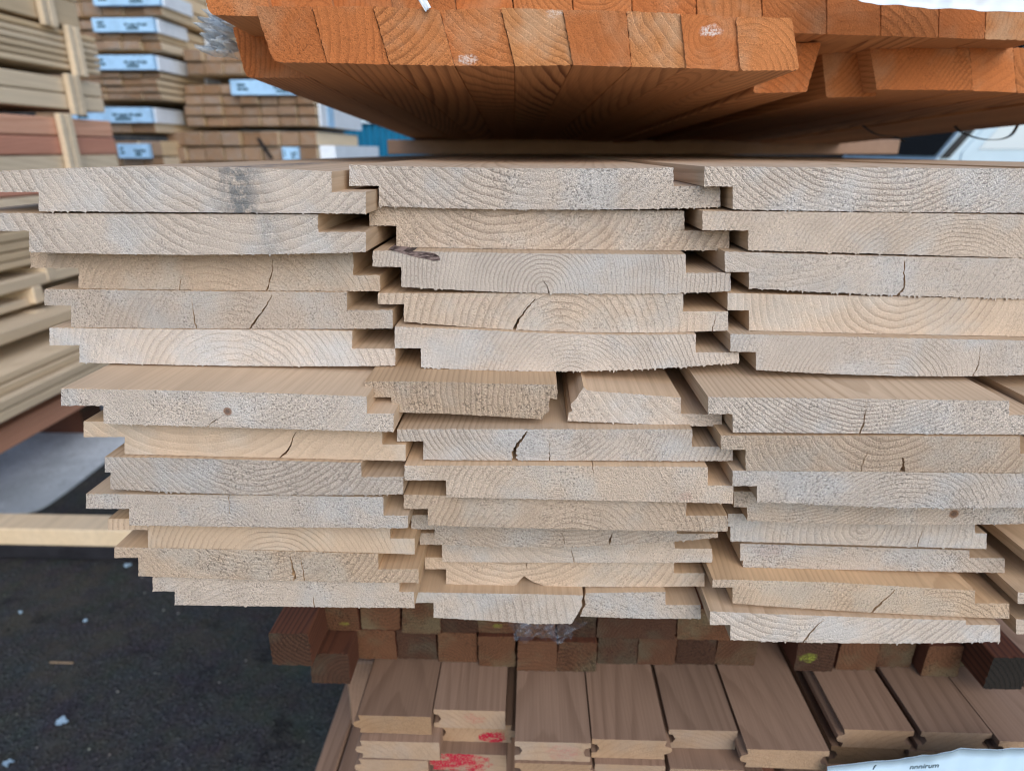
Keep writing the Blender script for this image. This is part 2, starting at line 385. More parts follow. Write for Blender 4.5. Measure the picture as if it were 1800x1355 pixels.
def to_world(st, pts, D, kinds, jit, fuzz):
    sm = []; ro = []
    for pt, k in zip(pts, kinds):
        x, y = pt[0], pt[1]; k = 'c' if len(pt) == 3 else k; p = onD(x, y, D); c = st.ceil(p.x) - .0003
        if k in 'tc': p.z = min(p.z, c - (.0013 if k == 'c' and pt[2] == 2 else 0))
        q = p.copy(); j = 0 if k == 'c' else jit
        q.x += rnd.gauss(0, j); q.z += rnd.gauss(0, j)
        if k == 'b' and rnd.random() < fuzz: q.z -= abs(rnd.gauss(0, .0005 if fuzz < .3 else .0008))
        if k == 'b' and rnd.random() < .03: q.z -= rnd.uniform(0, .0006)
        sm.append(tuple(p)); ro.append(tuple(q))
    return sm, ro
def shiplap(st, label, spec, pith, sp=9, con=.55, tone=0., cracks_b=(), cracks_t=(), fuzz=.06, jit=.00012, stain=None, knot=None,
            mark=None, paint=0., bpts=None, poly=None, D=None, keep=False, cat='board'):
    if poly is None:
        tx, ytl, tb, bx, bl, bm, rx, br, lip, sx, tr, tm = spec
        xm = (bx + rx) / 2 if rx < 1800 else 1500
    else: xm, bm = spec
    if D is None:
        D = max(.318, min(.388, (st.h - T) / slope(xm, bm)))
    hid = ytl is None if poly is None else False
    if poly is None:
        if hid:
            hy = [onD(0, 0, D)]  # hidden top: as high as the board above lets it be
            zt = CAM_H + st.h
            # pixel row that lies at that height on this plane
            lo, hi = 0., 1300.
            for _ in range(40):
                mid = (lo + hi) / 2
                if onD(xm, mid, D).z > zt: lo = mid
                else: hi = mid
            ytl = tm = tr = lo
        def topy(x): t = (x - tx) / (sx - tx); return ytl * (1 - t) * (1 - 2 * t) + tm * 4 * t * (1 - t) + tr * t * (2 * t - 1)
        cracks_b = [([(x, max(y, topy(x) + 6)) for x, y in P_], w_) for P_, w_ in cracks_b]
        topc = with_cracks(quad3((tx, ytl), tm, (sx, tr), STEP), cracks_t)
        botc = quad3((rx, br), bm, (bx, bl), STEP) if bpts is None else densify([(rx, br)] + bpts + [(bx, bl)], STEP)[:-1 - int(hypot(rx - bx, br - bl) / STEP)] if False else (quad3((rx, br), bm, (bx, bl), STEP) if bpts is None else bpts)
        botc = with_cracks(botc, cracks_b)
        rgt = densify([(sx, tr), (sx, lip), (rx, lip), (rx, br)], 4)
        rgt = [p for p in rgt if not (p[0] < rx - .1 and p[1] > lip + .5 and p[0] != sx)]
        # straight runs down the step, along the lip, down the tip
        def run(a, b): k = max(1, int(hypot(b[0] - a[0], b[1] - a[1]) / 4)); return [(a[0] + (b[0] - a[0]) * i / k, a[1] + (b[1] - a[1]) * i / k) for i in range(1, k + 1)]
        r1 = run((sx, tr), (sx, lip)) + run((sx, lip), (rx, lip)) + run((rx, lip), (rx, br))[:-1]
        l1 = run((bx, bl), (bx, tb)) + run((bx, tb), (tx, tb)) + run((tx, tb), (tx, ytl))[:-1]
        pts = topc + r1 + botc + l1
        kinds = ['t'] * len(topc) + ['s'] * len(r1) + ['b'] * len(botc) + ['t'] * len(l1)
    else:
        pts = densify(poly, STEP); ymid = (min(p[1] for p in poly) + max(p[1] for p in poly)) / 2
        kinds = ['t' if p[1] < ymid - 12 else 'b' if p[1] > ymid + 14 else 's' for p in pts]; botc = None
    sm, ro = to_world(st, pts, D, kinds, jit, fuzz)
    o = prism('shiplap_board', sm, ro, 2.75 + rnd.uniform(-.1, .1) - D, [pale_end, pale_side])
    c = o.location; pw = onD(pith[0], pith[1], D) - c; scale = (onD(xm + 1, bm, D) - onD(xm, bm, D)).length
    def loc(v): w = onD(v[0], v[1], D) - c; return (w.x, w.z, v[2] * scale)
    props(o, (pw.x, 0, pw.z), sp * scale, con, tone,
          None if not stain else ((onD(stain[0], bm, D) - c).x, stain[1] * scale, stain[2]), knot and loc(knot), mark and loc(mark), paint, .3 if jit < .0001 else 1.0)
    tag(o, label, cat, 'pale shiplap boards in the main stack')
    if not keep:
        if botc:
            b0 = [onD(x, y, D) for x, y in quad3((bx, bl), bm, (rx, br), 40)]; st.prev = [(p.x, p.z) for p in b0]
            st.h = min(st.h - T * .9, max(st.h - T * 1.1, slope(xm, bm) * D))
        else:
            b0 = [onD(x, bm, D) for x in (xm - 300, xm + 300)]; st.prev = [(p.x, p.z) for p in b0]; st.h -= T
    return o, D

A = Stack()
L = 'in the left stack'
shiplap(A, 'top shiplap board of the left stack with a blue-grey stain across its end', (-75, 306, 338, 68, 371.5, 373.5, 643, 376, 338, 583, 302, 293), (400, 120), 15, .5, .05, stain=(425, 38, .75))
shiplap(A, 'second board of the left stack with smile-shaped rings and faint grey streak', (-90, 374, 406, 51, 443, 448, 643, 443, 408, 559, 377, 376), (410, 190), 17, .45, .12, stain=(478, 18, .3))
shiplap(A, 'shade-browned board third from top of the left stack, curved crack right of centre', (54, None, 471, 138, 507, 510.5, 668, 512, 484, 621, None, None), (380, 620), 13, .3, .65, cracks_b=(([(468, 512), (478, 480), (480, 455)], 3.2), ([(315, 510), (318, 485)], 2)), jit=.00016)  # brown tone paints the shade on this recessed end
shiplap(A, 'fourth board of the left stack with two cracks dividing its end in three', (78, 507.6, 537, 125, 575, 578, 690, 577.5, 545, 610, 512, 510), (430, 655), 11, .4, .25, cracks_b=(([(345, 578), (340, 550), (337, 520)], 3), ([(438, 579), (452, 560), (470, 535), (478, 517)], 5)))
shiplap(A, 'fifth board of the left stack with grey arched rings, above the wide step', (87, 574, 607, 140, 637, 643, 695, 643, 613, 619, 582, 577), (420, 700), 12, .4, .0)
shiplap(A, 'wide-topped board in the left stack with a small round brown knot', (107, 683, 713, 182, 744.5, 752, 692, 759, 727, 645, 697, 688), (380, 560), 12, .18, .0, cracks_b=(([(362, 751), (382, 736), (396, 728)], 2.5),), knot=(400, 723, 8), fuzz=.18)
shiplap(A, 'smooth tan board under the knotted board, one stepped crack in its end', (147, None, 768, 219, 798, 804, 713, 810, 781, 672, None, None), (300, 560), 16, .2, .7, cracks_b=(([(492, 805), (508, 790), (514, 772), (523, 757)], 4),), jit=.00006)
shiplap(A, 'rough board in the left stack with rounded left end and smile-shaped rings', (184, 803, 830, 194, 859, 869, 709, 868, 838, 635, 809, 806), (430, 690), 10, .6, .05, fuzz=.3)
shiplap(A, 'pale board in the left stack with a dotted dark crack at its pith', (151, 868, 894, 227, 923, 926, 717, 928, 906, 674, 873.5, 870), (402, 945), 7, .4, .0, cracks_t=(([(403, 871), (402, 890), (405, 905)], 2),))
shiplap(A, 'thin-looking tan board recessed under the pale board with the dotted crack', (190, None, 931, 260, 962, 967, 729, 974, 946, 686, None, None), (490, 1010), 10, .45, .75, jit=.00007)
shiplap(A, 'tan board with a reddish split slot right of its centre, left stack', (201, 958, 980, 243, 1012, 1020, 736, 1024, 1000, 665, 973, 966), (430, 880), 10, .5, .7, cracks_b=(([(519, 1021), (515, 1000), (510, 973)], 9), ([(536, 1021), (531, 990), (527, 975)], 2.5)))
shiplap(A, 'lowest board of the left stack, grey face half shaded from above', (268, 1014, 1039, 307, 1063, 1066, 728, 1068, 1040, 702, 1024, 1016), (500, 1200), 14, .2, .2, cracks_b=(([(553, 1067), (551, 1045)], 2.5),))
B = Stack()
shiplap(B, 'top shiplap board of the middle stack, pale wavy rings bending downwards', (614, 290, 327, 666, 362.5, 368.7, 1266, 364, 327.5, 1184, 294.7, 296), (930, 110), 14, .6, .08, fuzz=.2)
shiplap(B, 'second board of the middle stack, brownish with diagonal pale patch at right', (649, 363, 397, 697, 434, 439, 1282, 440, 406, 1203, 371, 368), (880, 230), 15, .55, .5)
gashed, gd = shiplap(B, 'board of the middle stack with a dark gash at its top left corner', (655, 430, 469, 705, 504, 516, 1284, 512, 480, 1205.5, 447, 441), (958, 512), 7.5, .5, .0, cracks_b=(([(965, 516), (960, 502), (955, 492)], 3),), fuzz=.25)
kq = NT('dark_bark_knot'); kc = kq.n('TexCoord').outputs['Object']; kn_ = kq.noise(kq.v_('MULTIPLY', kc, (1, .1, 4)), 160, 3, .7)
kq.bump(kn_, .001); knot_wood = kq.out(kq.mix(kq.ss(kn_, .38, .62), (.035, .022, .020), (.26, .19, .17)), .7)
kp = [onD(x, y, gd) - gashed.location for x, y in ((683, 437.5), (700, 439), (722, 441.5), (748, 443), (764, 445), (772, 451), (774, 458), (762, 458.5), (748, 455), (728, 451.5), (708, 445.5), (694, 441.5))]
V = [(p.x, -.0003, p.z) for p in kp] + [(p.x, .03, p.z) for p in kp]; nk = len(kp)
mesh('knot', V, [list(range(nk))[::-1], list(range(nk, 2 * nk))] + [(i, (i + 1) % nk, nk + (i + 1) % nk, nk + i) for i in range(nk)], knot_wood, None, gashed)
bpy.data.objects['knot']['label'] = 'dark bark-edged knot gash'
shiplap(B, 'board of the middle stack split by one long diagonal crack at centre', (664, None, 535, 710, 565, 583, 1280, 581, 547.5, 1201, None, None), (985, 605), 13, .5, .5, cracks_b=(([(904, 582), (912, 562), (928, 540), (944, 524)], 6), ([(1252, 582), (1256, 565), (1258, 553)], 2)))
shiplap(B, 'fuzzy-edged board of the middle stack directly above the broken board', (694, 574, 612, 740, 645, 652, 1299, 637, 619.5, 1223, 587, 583), (1010, 690), 8, .4, .0, fuzz=.45)
hb = B.h
_, Dx = shiplap(B, 'broken left half of a tan board, gap at its jagged right end', (960, 740), (1400, 690), 10, .5, .7, keep=True,
        poly=[(641, 670), (760, 671), (880, 673), (979, 675), (980, 689), (979, 702), (966, 700), (965, 712), (966, 722), (958, 728), (952, 737), (880, 732), (780, 727), (688, 724), (688, 698), (641, 698)])
shiplap(B, 'broken right half of a board, splintered left end beside the gap', (960, 745), (1330, 560), 16, .25, .25, D=Dx + .003,
        poly=[(1026, 681), (1034, 687), (1110, 692), (1197, 699), (1197, 727), (1269, 729), (1269, 750), (1180, 747), (1080, 743), (997, 740), (1000, 726), (1006, 722), (1003, 711), (1012, 702)])
shiplap(B, 'board split clean through by a wide curved crack, tight rings beside it', (698, 752, 775.5, 744, 808, 809.5, 1288, 810, 785, 1217, 752, 751), (966, 700), 9, .6, .1, cracks_b=(([(905, 810), (903, 795), (910, 780), (922, 766), (927, 753)], 11), ([(966, 809), (966, 790), (966, 775)], 2.2)))
shiplap(B, 'board of the middle stack with faint red crayon near its right end', (711, 818, 844, 784, 873.5, 879, 1289, 885, 853, 1244, 821, 818.5), (1010, 930), 11, .45, .4, mark=(1205, 872, 18), paint=.14, cracks_t=(([(1042, 820), (1043, 832)], 2),))
shiplap(B, 'brownish board with arched rings and thin pale scratch, middle stack', (710, 869, 894, 752, 923, 930, 1279, 934, 906, 1206, 881, 875), (1010, 985), 11, .5, .6)
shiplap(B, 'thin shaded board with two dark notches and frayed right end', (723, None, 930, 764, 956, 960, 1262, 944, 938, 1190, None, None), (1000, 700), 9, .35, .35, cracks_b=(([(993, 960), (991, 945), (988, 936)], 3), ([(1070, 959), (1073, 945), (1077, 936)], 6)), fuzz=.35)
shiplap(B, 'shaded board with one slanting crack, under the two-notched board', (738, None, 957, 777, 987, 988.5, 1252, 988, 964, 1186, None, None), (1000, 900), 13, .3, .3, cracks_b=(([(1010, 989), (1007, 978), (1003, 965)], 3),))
shiplap(B, 'tan board with an arched bite missing from its lower edge', (747, None, 1000, 784, 1026, 1029, 1238, 1030, 1007, 1185, None, None), (900, 860), 13, .4, .6,
        bpts=quad3((1238, 1030), 1031, (960, 1030), STEP) + [(948, 1026), (936, 1021), (926, 1015), (921, 1012), (914, 1019), (908, 1028)] + quad3((900, 1028.5), 1028, (784, 1026), STEP), cracks_t=(([(925, 985), (925, 1000)], 2.5),))
hb = B.h
_, Dx = shiplap(B, 'lowest board of the middle stack, large left piece with broken right corner', (900, 1090), (600, 1120), 14, .35, .1, keep=True,
        poly=[(725, 1038), (830, 1041), (930, 1043.5), (1025, 1046), (1022, 1058), (1024, 1063), (1017, 1076), (1005, 1096), (940, 1096), (850, 1090), (762, 1085), (762, 1059), (725, 1059)])
shiplap(B, 'lowest board of the middle stack, smaller right piece beyond the break', (1120, 1087), (1000, 1200), 13, .2, .05, D=Dx + .004,
        poly=[(1030, 1042), (1100, 1041), (1170, 1040), (1170, 1063), (1232, 1063), (1232, 1087), (1140, 1087), (1020, 1083), (1024, 1072), (1030, 1062), (1027, 1052)])
C = Stack()
shiplap(C, 'top shiplap board of the right stack with bold evenly spaced curved rings', (1238, 293, 328, 1288, 368, 373, 1895, 374, 338, 1815, 297, 295), (1590, 30), 10, .75, .05)
shiplap(C, 'second board of the right stack with slanting rings and gap beneath', (1235, 371, 405, 1315, 440, 448, 1900, 457, 420, 1830, 378, 374), (1660, 560), 8, .4, .35)
shiplap(C, 'third board of the right stack with frayed lower left and orange resin crack', (1274, 442.5, 478, 1316.5, 506.5, 520, 1900, 526, 490, 1830, 455, 450), (1400, 300), 12, .12, .1, cracks_b=(([(1578, 521), (1590, 505), (1589, 480), (1591, 455)], 6),), fuzz=.35)
shiplap(C, 'smooth tan board of the right stack with fine nested rings at centre', (1279, 515, 545.6, 1316.5, 581, 588, 1900, 593, 560, 1830, 525, 521), (1590, 490), 13, .45, .55, jit=.00006)
shiplap(C, 'fifth board of the right stack, bowed below, thin crack near right', (1284, 584.7, 618.5, 1329, 650, 661, 1905, 655, 625, 1840, 598, 592), (1560, 690), 8, .45, .0, cracks_b=(([(1710, 662), (1720, 640), (1726, 605)], 3),))
shiplap(C, 'protruding board of the right stack with bold rings and central resin crack', (1245, 697.7, 727.6, 1288, 760, 762, 1835, 764, 729.6, 1773.7, 704.5, 701), (1570, 500), 8, .8, .0, cracks_b=(([(1511, 763), (1519, 745), (1521, 725), (1524, 708)], 4.5),))
shiplap(C, 'tan board of the right stack with a chipped notch on its lower edge', (1267, 765.4, 790.5, 1310.7, 827, 829, 1850, 832, 797, 1793, 767, 766), (1580, 690), 13, .6, .55, cracks_b=(([(1587, 830), (1588, 812), (1586, 803)], 9), ([(1513, 829), (1518, 810), (1528, 790)], 2.5)))
shiplap(C, 'rough whitish board of the right stack, deeply frayed along its lower edge', (1287.6, 823, 854, 1330.6, 879, 892, 1900, 887, 858, 1830, 832, 829), (1580, 950), 9, .3, .0, fuzz=.5)
shiplap(C, 'thin shaded board with a dark smudge, under the rough whitish board', (1289.6, None, 891, 1313.5, 915, 922, 1880, 918, 895, 1830, None, None), (1400, 700), 7, .45, .3, knot=(1677, 903, 9))
shiplap(C, 'short-faced board with an oval knot ring, right end stepped and visible', (1279.6, None, 925, 1284, 951, 958, 1734, 964.6, 937, 1714, 921, None), (1518, 932), 12, .35, .1, cracks_b=(([(1612, 962), (1617, 945), (1622, 930)], 2.5),))
shiplap(C, 'board with faint pink crayon at its splintered left end', (1301, 955, 985, 1306, 996.5, 1002, 1766, 1006.5, 980.6, 1704, 966.6, 961), (1300, 1300), 10, .3, .1, mark=(1350, 965, 36), paint=.10)
shiplap(C, 'tan protruding board with a dark diagonal crack, second from bottom at right', (1252, 1008.5, 1032, 1287.6, 1060, 1076, 1774, 1087, 1060, 1714, 1037.6, 1024), (1650, 1130), 9, .45, .75, cracks_b=(([(1531, 1078), (1548, 1060), (1568, 1042), (1574, 1031)], 5),))
shiplap(C, 'lowest board of the right stack, wide curved rings and a slanting crack', (1248, 1074, 1098, 1284, 1124, 1130, 1758, 1127, 1098, 1698, 1090, 1083), (1430, 940), 13, .55, .05, cracks_b=(([(1412, 1129), (1424, 1112), (1440, 1095), (1450, 1083)], 4.5),), fuzz=.3)
# the fourth stack, cut by the right edge of the picture
for lab, D, x0, ya, tb, bx, yb, w in (
        ('board ending beyond the frame, upper right, shaded under the bowed board', .345, 1812, 702, 732, 1850, 764, 520),
        ('board of the far right stack, tan side showing beside the smudged board', .355, 1805, 970, 990, 1845, 1016, 430),
        ('second board of the far right stack, pale tip showing at the frame edge', .350, 1789, 1041, 1061, 1830, 1086, 430),
        ('lowest board of the far right stack, small pale tip above the black timber', .360, 1786, 1088, 1114, 1826, 1136, 430)):
    st = Stack(); st.h = 9; st.prev = None
    shiplap(st, lab, (x0, ya, tb, bx, yb, yb + 2, x0 + w, yb + 2, yb - 22, x0 + w - 60, ya + 2, ya + 1), (x0 + 200, 500), 12, .4, .3, D=D)

for ya, yb, x0 in ((297, 371, 1912), (378, 447, 1912), (453, 521, 1914), (526, 590, 1914), (598, 660, 1918), (770, 829, 1868), (834, 888, 1915), (897, 925, 1900)):
    st = Stack(); st.h = 9; st.prev = None; mid = (ya + yb) / 2
    shiplap(st, 'board of the far right stack lying beyond the edge of the picture', (x0, ya, mid, x0 + 42, yb, yb + 1, x0 + 520, yb + 1, mid, x0 + 460, ya + 1, ya), (x0 + 200, 500), 12, .4, .3, D=.36)

# ------------------------------------------------------------------ upper pack of amber battens, tilted down away from the camera
UP = ray(905, 312).normalized()
def beam(label, quad, D, pith=None, sp=12, con=.6, tone=0., rad=4, group='amber battens in the upper pack', length=2.0, mats=None, name='timber_batten', cat='timber', jit=.0002, **kw):
    q = roundpoly(quad, rad); pts = densify(q, 3)
    sm = [tuple(onD(x, y, D)) for x, y in pts]
    ro = [(x + rnd.gauss(0, jit), y, z + rnd.gauss(0, jit)) for x, y, z in sm]
    o = prism(name, sm, ro, length + rnd.uniform(-.05, .05), mats or [amber_end, amber_side], UP if mats is None else SL, nib=.0012)
    cx = sum(p[0] for p in quad) / 4; cy = sum(p[1] for p in quad) / 4; sc = (onD(cx + 1, cy, D) - onD(cx, cy, D)).length
    pith = pith or (cx + rnd.uniform(-150, 150), cy + rnd.uniform(-150, 150)); pw = onD(pith[0], pith[1], D) - o.location
    for k in ('mark', 'knot'):
        if kw.get(k): v = kw[k]; w = onD(v[0], v[1], D) - o.location; kw[k] = (w.x, w.z, v[2] * sc)
    props(o, (pw.x, rnd.uniform(-3, 3), pw.z), sp * sc, con, tone, lean=rnd.uniform(.05, .16), **kw)
    return tag(o, label, cat, group)
i_ = .6
xt = [447, 548, 655, 772, 880, 989, 1101, 1196, 1294, 1392]; yt = [11, 12, 12, 18, 14, 18, 20, 25, 30, 32]
xb = [480, 575, 685, 799, 905, 1007, 1110, 1206, 1301, 1406]; yb = [110, 112, 115, 117, 118, 116, 119, 121, 126, 125]
FR = [('leftmost batten of the front amber row, smooth orange with chamfered lower corner', (700, -150), 11, .35, .0),
      ('second batten of the front amber row with coarse upright curved grain', (330, 50), 15, .7, .12),
      ('third batten of the front amber row with rising diagonal pale grain', (560, -110), 15, .75, .3),
      ('fourth batten of the front amber row with white smear at lower left', (930, -110), 14, .6, .2),
      ('yellowest batten of the front row, bold dark falling grain lines', (1130, -230), 11, .95, .62),
      ('plain smooth orange batten right of the yellow one, small scratch', (1250, -60), 17, .2, .0),
      ('dull brown batten with coarse falling grain, seventh in the front row', (1330, -90), 15, .75, .5),
      ('orange batten with two white paint blobs on its upper half', (1250, 60), 10, .3, .05),
      ('rightmost batten of the front row, pinkish with nested quarter rings', (1300, 150), 11, .8, .32)]
for k, (lab, pi_, sp, con, tone) in enumerate(FR):
    kw = {}
    if k == 3: kw = dict(mark=(822, 105, 17), paint=.6)
    if k == 7: kw = dict(mark=(1250, 55, 19), paint=.8)
    if k == 4: kw = dict(mark=(975, 22, 18), paint=.6)
    r = [4, 2, 2, 16] if k == 0 else [2, 2, 2, 2] if k < 8 else [6, 6, 8, 8]
    beam(lab, [(xt[k] + i_, yt[k]), (xt[k + 1] - i_, yt[k + 1]), (xb[k + 1] - i_, yb[k + 1] - 1), (xb[k] + i_, yb[k] - (1 if k else 0))], .50 - .002 * (k % 3), pi_, sp, con, tone, rad=r, **kw)
beam('red-brown batten set back at the left, rounded lower corner, steep ring stripes', [(409, 48), (530, 48), (545, 137), (432, 137)], .578, (250, 60), 9, .8, -.1, rad=[3, 3, 3, 12])
beam('recessed batten right of the front row with slanting right edge', [(1325, 76), (1443, 76), (1418, 162), (1325, 164)], .60, (1300, 250), 11, .5, .05)
kx = [362, 473, 585, 690, 802, 903, 1008, 1112, 1225, 1340, 1453, 1548, 1650, 1732, 1830]
KL = ['top-left corner batten of the upper row with chamfered lower left edge', 'second batten of the top row, cut by the top of the frame', 'third batten of the top row, above the upright-grained batten',
      'fourth batten of the top row, behind the small white plastic corner', 'fifth batten of the top row, above the white-smeared batten', 'top-row batten above the yellow front batten',
      'top-row batten above the plain smooth orange batten, pinkish', 'top-row batten right of a dark seam, above the dull brown batten', 'top-row batten with dark and pale upright stripes',
      'tall top-row batten with long curved grain beside the pinkish one', 'smooth top-row batten with a pale wane along its lower edge', 'top-row batten with slanting grain and pale square patch',
      'dark red smooth top-row batten under the white sheet', 'yellowish top-row batten at the right edge with pale wane']
for k in range(14):
    D = .506 + .007 * k; b = lambda x: 27 + (x - 370) * .031
    x0, x1 = kx[k], kx[k + 1]; sh = 14 * (1 - k / 10)
    beam(KL[k], [(x0 + 1 - sh, b(x0) - 100), (x1 - 1 - sh, b(x1) - 100), (x1 - 1 + sh * .3, b(x1)), (x0 + 1 + sh * .3, b(x0))], D, None, rnd.choice([9, 12, 15]), rnd.uniform(.3, .7), [.1, .05, .0, .1, .0, .2, .15, .1, .3, .05, .1, .15, -.2, .45][k], rad=[3, 3, 3, 14 if k == 0 else 3])
beam('batten dropped below its neighbours, black gap above it', [(1444, 86), (1527, 87), (1541, 170), (1453, 172)], .655, (1330, -60), 8, .7, .2, rad=4)
HL = [('wide batten with fine rising ring stripes, right of the dropped one', (1527.5, 75, 1703, 77, 1709.5, 159, 1541.5, 158), (1330, -120), 8, .55, .1),
      ('plain brown batten right of the wide striped one', (1703.5, 77, 1780, 83, 1787, 163, 1710, 160), (1500, -400), 14, .25, .0),
      ('batten at the right edge of the lower row, cut by the frame', (1781, 84, 1880, 88, 1890, 168, 1788, 164), (1950, 0), 11, .5, .1)]
for lab, q, pi_, sp, con, tone in HL:
    beam(lab, [(q[0], q[1]), (q[2], q[3]), (q[4], q[5]), (q[6], q[7])], .632, pi_, sp, con, tone, rad=2)
for x0, x1 in ((1892, 2000), (2001, 2110), (2111, 2225)):
    beam('batten of the upper pack with its underside showing at right', [(x0, 90), (x1, 94), (x1 + 12, 175), (x0 + 10, 171)], .635, None, 11, .5, .1, rad=2)
# bearers between the packs
def bearer(label, x0, x1, y0, y1, z0, z1, name='timber_bearer'):
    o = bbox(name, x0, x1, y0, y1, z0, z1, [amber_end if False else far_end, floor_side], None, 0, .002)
    props(o, (0, .02, -.05), .004, .4, .3); o.data.update(); return tag(o, label, 'timber')
a = onD(680, 246, 1.42); b = onD(1578, 276, 1.42)
bearer('brown bearer timber lying between the upper pack and the pale boards', a.x, b.x, 1.42, 1.50, CAM_H + H0 + .001, a.z)
bearer('rear bearer under the upper pack, deep in shadow', a.x + .1, b.x - .1, 2.1, 2.18, CAM_H + H0 + .001, CAM_H + .010)

# strapping loops hanging under the upper pack
def strap(name, label, pts, D, w=.0012, parent=None):
    P = [onD(x, y, D) for x, y in pts]; Q = []
    for i in range(len(P) - 1):
        p0, p1, p2, p3 = P[max(i - 1, 0)], P[i], P[i + 1], P[min(i + 2, len(P) - 1)]
        for k in range(8):
            t = k / 8; Q.append(.5 * ((2 * p1) + (p2 - p0) * t + (2 * p0 - 5 * p1 + 4 * p2 - p3) * t * t + (3 * p1 - p0 - 3 * p2 + p3) * t ** 3))
    Q.append(P[-1]); V = []; Fc = []
    for i, q in enumerate(Q):
        d = (Q[min(i + 1, len(Q) - 1)] - Q[max(i - 1, 0)]).normalized(); nn = Vector((0, 1, 0)).cross(d).normalized()
        for s_, t_ in ((-1, -1), (1, -1), (1, 1), (-1, 1)): V.append(q + nn * w * .45 * s_ + Vector((0, 1, 0)) * w * 2.2 * t_)
        if i:
            a = 4 * i; 
            for k in range(4): Fc.append((a - 4 + k, a - 4 + (k + 1) % 4, a + (k + 1) % 4, a + k))
    o = mesh(name, V, Fc, strap_mat, smooth=False); return tag(o, label, 'strap', 'black straps under the upper pack')
strap('packing_strap', 'thin black strap sagging under the upper pack beside the bearer end', [(1496, 200), (1518, 222), (1542, 237), (1575, 241), (1590, 250)], .98)
strap('packing_strap', 'black strap loop hanging before the pale blue vehicle', [(1672, 214), (1689, 232), (1722, 244), (1755, 245.5), (1778, 237), (1792, 214)], .95)

# white sheet over the top right corner of the upper pack
def sheet(name, label, top, bot, D, mat, cat, fold=.004, parent=None, nx=140, ny=8, freq=23, amp_y=0):
    V = []; Fc = []
    def samp(pl, t):
        f = t * (len(pl) - 1); i = min(int(f), len(pl) - 2); u = f - i; return (pl[i][0] * (1 - u) + pl[i + 1][0] * u, pl[i][1] * (1 - u) + pl[i + 1][1] * u)
    for lay in (0, .0008):
        for j in range(ny + 1):
            for i in range(nx + 1):
                t = i / nx; s_ = j / ny; a = samp(top, t); b = samp(bot, t)
                p = onD(a[0] * (1 - s_) + b[0] * s_, a[1] * (1 - s_) + b[1] * s_, D)
                p.y += fold * (sin(freq * t + 3 * s_) + .5 * sin(freq * 2.3 * t + 5 * s_ + 1)) + lay; V.append(p)
    m = (nx + 1) * (ny + 1)
    for L_ in range(2):
        for j in range(ny):
            for i in range(nx):
                a = L_ * m + j * (nx + 1) + i; f = (a, a + 1, a + nx + 2, a + nx + 1); Fc.append(f if L_ else f[::-1])
    for i in range(nx):
        a = ny * (nx + 1) + i; Fc.append((a, a + 1, m + a + 1, m + a)); Fc.append((i, m + i, m + i + 1, i + 1))
    o = mesh(name, V, Fc, mat, smooth=True); return tag(o, label, cat)
sheet('cover_sheet', 'white wrapping sheet hanging over the top right of the upper pack', [(1460, -70), (1850, -70)], [(1470, -6), (1545, 8), (1640, 15), (1730, 19), (1850, 25)], .53, white_paper, 'sheet', .002)
sheet('plastic_corner', 'small white plastic corner poking over the front amber row', [(722, -20), (742, -16)], [(748, 21), (757, 13)], .492, white_paper, 'plastic', .001, nx=6, ny=6)

# crumpled clear film at the upper left of the amber pack
def crumple(name, label, cx, cy, w, h, D, mat, n=26, depth=.012, seed=1):
    r = random.Random(seed); V = []; Fc = []
    g_ = [[(r.uniform(-1, 1), r.uniform(-1, 1), r.uniform(-1, 1)) for _ in range(n + 1)] for _ in range(n + 1)]
    for j in range(n + 1):
        for i in range(n + 1):
            u, v = i / n * 2 - 1, j / n * 2 - 1; rr = .8 + .2 * sin(5 * math.atan2(v, u) + seed)
            a, b = u * math.sqrt(1 - v * v / 2) * rr, v * math.sqrt(1 - u * u / 2) * rr; k = g_[j][i]
            p = onD(cx + a * w / 2 + k[0] * w * .008, cy + b * h / 2 + k[1] * h * .008, D); p.y += depth * (.35 * k[2] + 1.5 * sin(9 * u + 5 * v) * sin(7 * v - 4 * u)); V.append(p)
    for j in range(n):
        for i in range(n): a = j * (n + 1) + i; Fc.append((a, a + 1, a + n + 2, a + n + 1))
    return tag(mesh(name, V, Fc, mat, smooth=True), label, 'plastic film')
crumple('wrapping_film', 'crumpled clear wrapping film hanging at the left of the amber pack', 388, 58, 72, 96, .584, clear_film, n=18, depth=.016, seed=3)

# ------------------------------------------------------------------ pack of dark rough battens below the pale boards
FLOOR_H = -.457
def dark(label, x0, x1, yb_, row, pith=None, tone=0., con=.6, knot=None, mark=None, paint=0., D=None, t=.034):
    hb_ = FLOOR_H + .001 + row * .0352
    D = D or hb_ / slope((x0 + x1) / 2, yb_)
    p0 = onD(x0, yb_, D); p1 = onD(x1, yb_, D); zb = CAM_H + hb_; w = p1.x - p0.x
    poly = [(p0.x, zb + t), (p1.x, zb + t), (p1.x, zb), (p0.x, zb)]
    poly = [(x + rnd.gauss(0, .0006), z + rnd.gauss(0, .0003)) for x, z in poly]
    pts = densify(roundpoly(poly, .002), .0022); sm = [(x, D, z) for x, z in pts]
    ro = [(x + rnd.gauss(0, .0003), D, z + rnd.gauss(0, .0003)) for x, y, z in sm]
    o = prism('rough_batten', sm, ro, 2.4, [dark_end, dark_side], SL)
    c = o.location
    def loc(v): q = onD(v[0], v[1], D) - c; return (q.x, q.z, v[2])
    props(o, (rnd.uniform(-.05, .05), rnd.uniform(-2, 2), rnd.choice([-1, 1]) * rnd.uniform(.01, .06)), rnd.uniform(.0028, .0045), con, tone, knot=knot and loc(knot), mark=mark and loc(mark), paint=paint)
    return tag(o, label, 'timber', 'dark rough battens under the pale boards')
dark('leftmost rough batten jutting out, orange-brown top and mossy curved rings', 478, 549, 1169, 1, tone=-.1, con=.9)
